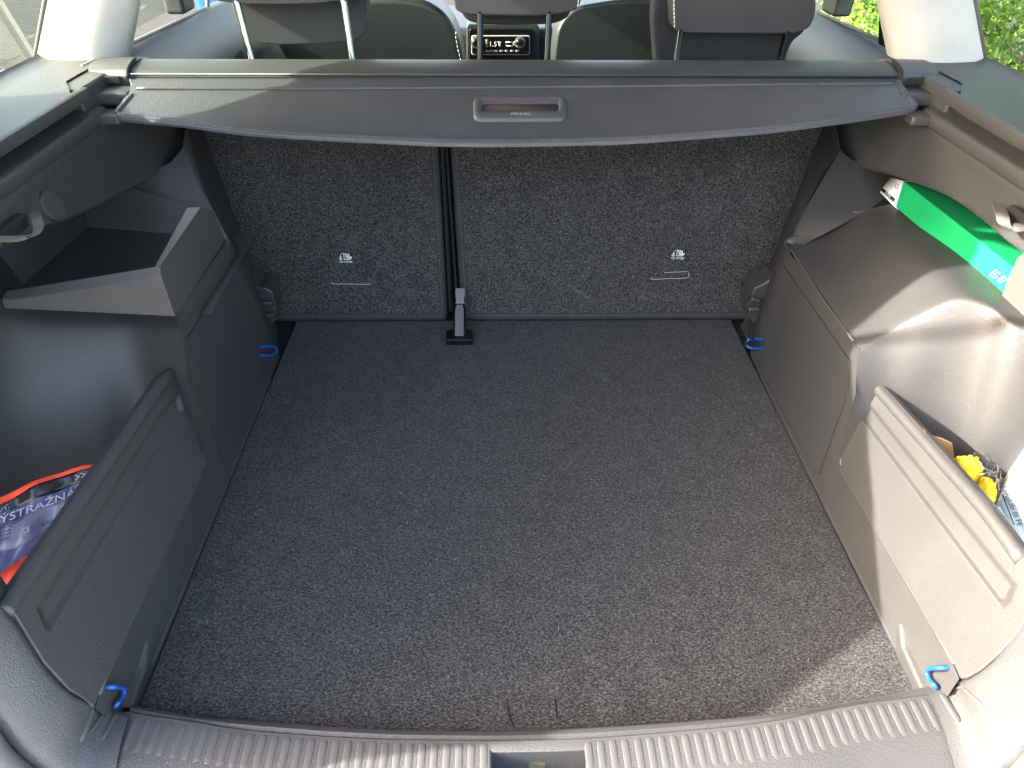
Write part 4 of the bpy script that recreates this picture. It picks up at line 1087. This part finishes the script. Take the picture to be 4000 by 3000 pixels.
WH = plastic('white_bottle', (.72, .73, .74), .35, 500, .03, .0002)
q0 = at((2190, 1080), 'x', .70); qn = Vector((-.42, -.58, .70)).normalized()
def bq(v, h=0): return atp(v, q0, qn)+qn*h
ov = [(2260, 925), (2226, 950), (2203, 985), (2184, 1017), (2170, 1047), (2150, 1092), (2163, 1122), (2212, 1184), (2290, 1290), (2400, 1100)]
prism('bottle_body', roundpoly([bq(v) for v in ov], .012, 4), -qn*.075, WH, bt, .014, 5, 30)
prism('bottle_label', [bq(v, .0003) for v in ((2156, 1090), (2166, 1066), (2195, 1093), (2225, 1160), (2212, 1176))], -qn*.0004, flat('pale_blue_label', (.50, .62, .66), .35), bt, 0)
lx_ = (bq((2196, 1128))-bq((2170, 1066))).normalized(); ly_ = qn.cross(lx_)
text('lettering', 'LongLife III FE', bq((2184, 1094), .0012), lx_, ly_, .0092, PURD, bt, .0002, .058)
text('lettering', 'SAE 0W 30', bq((2166, 1100), .0014), lx_, ly_, .0045, flat('blue_print', (.10, .28, .38), .5), bt, .0002, .026)
tube('label_rule', [bq((2165, 1068), .0010), bq((2191, 1134), .0010)], .0007, PURD, bt, 5)

# ================================================================ outside
m_, nt_, b_ = newmat('paving')
tc_ = N(nt_, 'ShaderNodeTexCoord'); br_ = N(nt_, 'ShaderNodeTexBrick'); nt_.links.new(tc_.outputs['Object'], br_.inputs['Vector'])
br_.inputs['Scale'].default_value = 5; br_.inputs['Color1'].default_value = (.040, .041, .040, 1); br_.inputs['Color2'].default_value = (.052, .053, .051, 1); br_.inputs['Mortar'].default_value = (.022, .022, .022, 1)
br_.inputs['Mortar Size'].default_value = .02; nt_.links.new(br_.outputs[0], b_.inputs['Base Color']); b_.inputs['Roughness'].default_value = 1; b_.inputs['Specular IOR Level'].default_value = .05
gm = bpy.data.meshes.new('paving'); gm.from_pydata([(-60, -60, -.72), (60, -60, -.72), (60, 60, -.72), (-60, 60, -.72)], [], [(0, 1, 2, 3)]); gr_ = link('paving', gm, m_); tag(gr_, kind='structure')
# clipped conifer hedge on the right, one bush after another
m_, nt_, b_ = newmat('thuja_green')
oi = N(nt_, 'ShaderNodeTexCoord'); nz = N(nt_, 'ShaderNodeTexNoise'); nz.inputs['Scale'].default_value = 9; nz.inputs['Detail'].default_value = 5; nt_.links.new(oi.outputs['Object'], nz.inputs['Vector'])
rp = ramp(nt_, [(.35, (.06, .13, .012)), (.5, (.13, .25, .022)), (.68, (.22, .34, .035))]); nt_.links.new(nz.outputs['Fac'], rp.inputs[0]); nt_.links.new(rp.outputs[0], b_.inputs['Base Color'])
b_.inputs['Roughness'].default_value = .7
THU = m_
BARK = plastic('bark', (.11, .075, .05), .9, 60, .6, .004)
def bush(x, y, w, h, n, seed, lab):
    e = empty('thuja_bush', (x, y, -.72)); rnd = np.random.RandomState(seed)
    tag(e, lab, 'conifer', 'conifers in the hedge')
    V = []; F = []
    for i in range(n):
        z = rnd.rand()**.8; a = rnd.rand()*2*math.pi; R = w*(1-.45*z**2)*(.62+.45*rnd.rand()**.5)*(1+.12*math.sin(a*5+z*17+seed))
        p = np.array([math.cos(a)*R, math.sin(a)*R, .05+z*h])
        out_ = np.array([math.cos(a), math.sin(a), .9]); out_ = out_+rnd.randn(3)*.45; out_ /= np.linalg.norm(out_)
        s = np.cross(out_, rnd.randn(3)); s /= np.linalg.norm(s); l = .014+.024*rnd.rand(); b = len(V)
        # a flat scaly spray: three small lobes
        for k, off in enumerate((-.55, 0, .55)):
            dr_ = out_+s*off; dr_ /= np.linalg.norm(dr_); ll = l*(1 if k == 1 else .7); b = len(V); sd2 = s*l*.10
            V += [tuple(p-sd2), tuple(p+dr_*ll*.6-sd2*1.3), tuple(p+dr_*ll), tuple(p+dr_*ll*.6+sd2*1.3)]
            F.append((b, b+1, b+2, b+3))
    me = bpy.data.meshes.new('crown'); me.from_pydata(V, [], F); me.update(); c = link('crown', me, THU, e)
    t = tube('trunk', [Vector((0, 0, 0)), Vector((.03, .02, h*.5)), Vector((0, 0, h*.9))], [.05, .035, .012], BARK, e, 8)
    for k in range(7):
        a = rnd.rand()*6.28; z = h*(.2+.6*rnd.rand()); tube('branch', [Vector((0, 0, z)), Vector((math.cos(a)*w*.4, math.sin(a)*w*.4, z+.1)), Vector((math.cos(a)*w*.75, math.sin(a)*w*.75, z+.18))], [.014, .01, .004], BARK, e, 6)
dm = bpy.data.meshes.new('bounce_ground'); dm.from_pydata([(-6, -9, -.714), (9, -9, -.714), (9, .35, -.714), (-6, .35, -.714)], [], [(0, 1, 2, 3)])
tag(link('bounce_ground', dm, plastic('bounce_pale', (.50, .48, .45), .9, 90, .3, .002)), kind='structure')  # unseen pale ground added behind the car to bounce sunlight into the boot
bush(2.15, 2.15, .55, 2.2, 22000, 1, 'bright green conifer bush at the right edge of the rear quarter window')
bush(2.2, 2.95, .58, 2.3, 34000, 2, 'bright green conifer bush nearest the white pillar in the rear quarter window')
bush(2.2, 3.85, .58, 2.2, 26000, 3, 'yellow green conifer bush just left of the black door frame post')
bush(2.35, 4.85, .52, 2.1, 9000, 4, 'darker sparse conifer with bare branches seen at the left of the door window')
bush(2.9, 3.4, .60, 2.6, 6000, 5, 'conifer bush standing behind the others in the second row')
bush(3.0, 4.6, .60, 2.6, 6000, 6, 'dark green conifer bush farthest away in the second row')
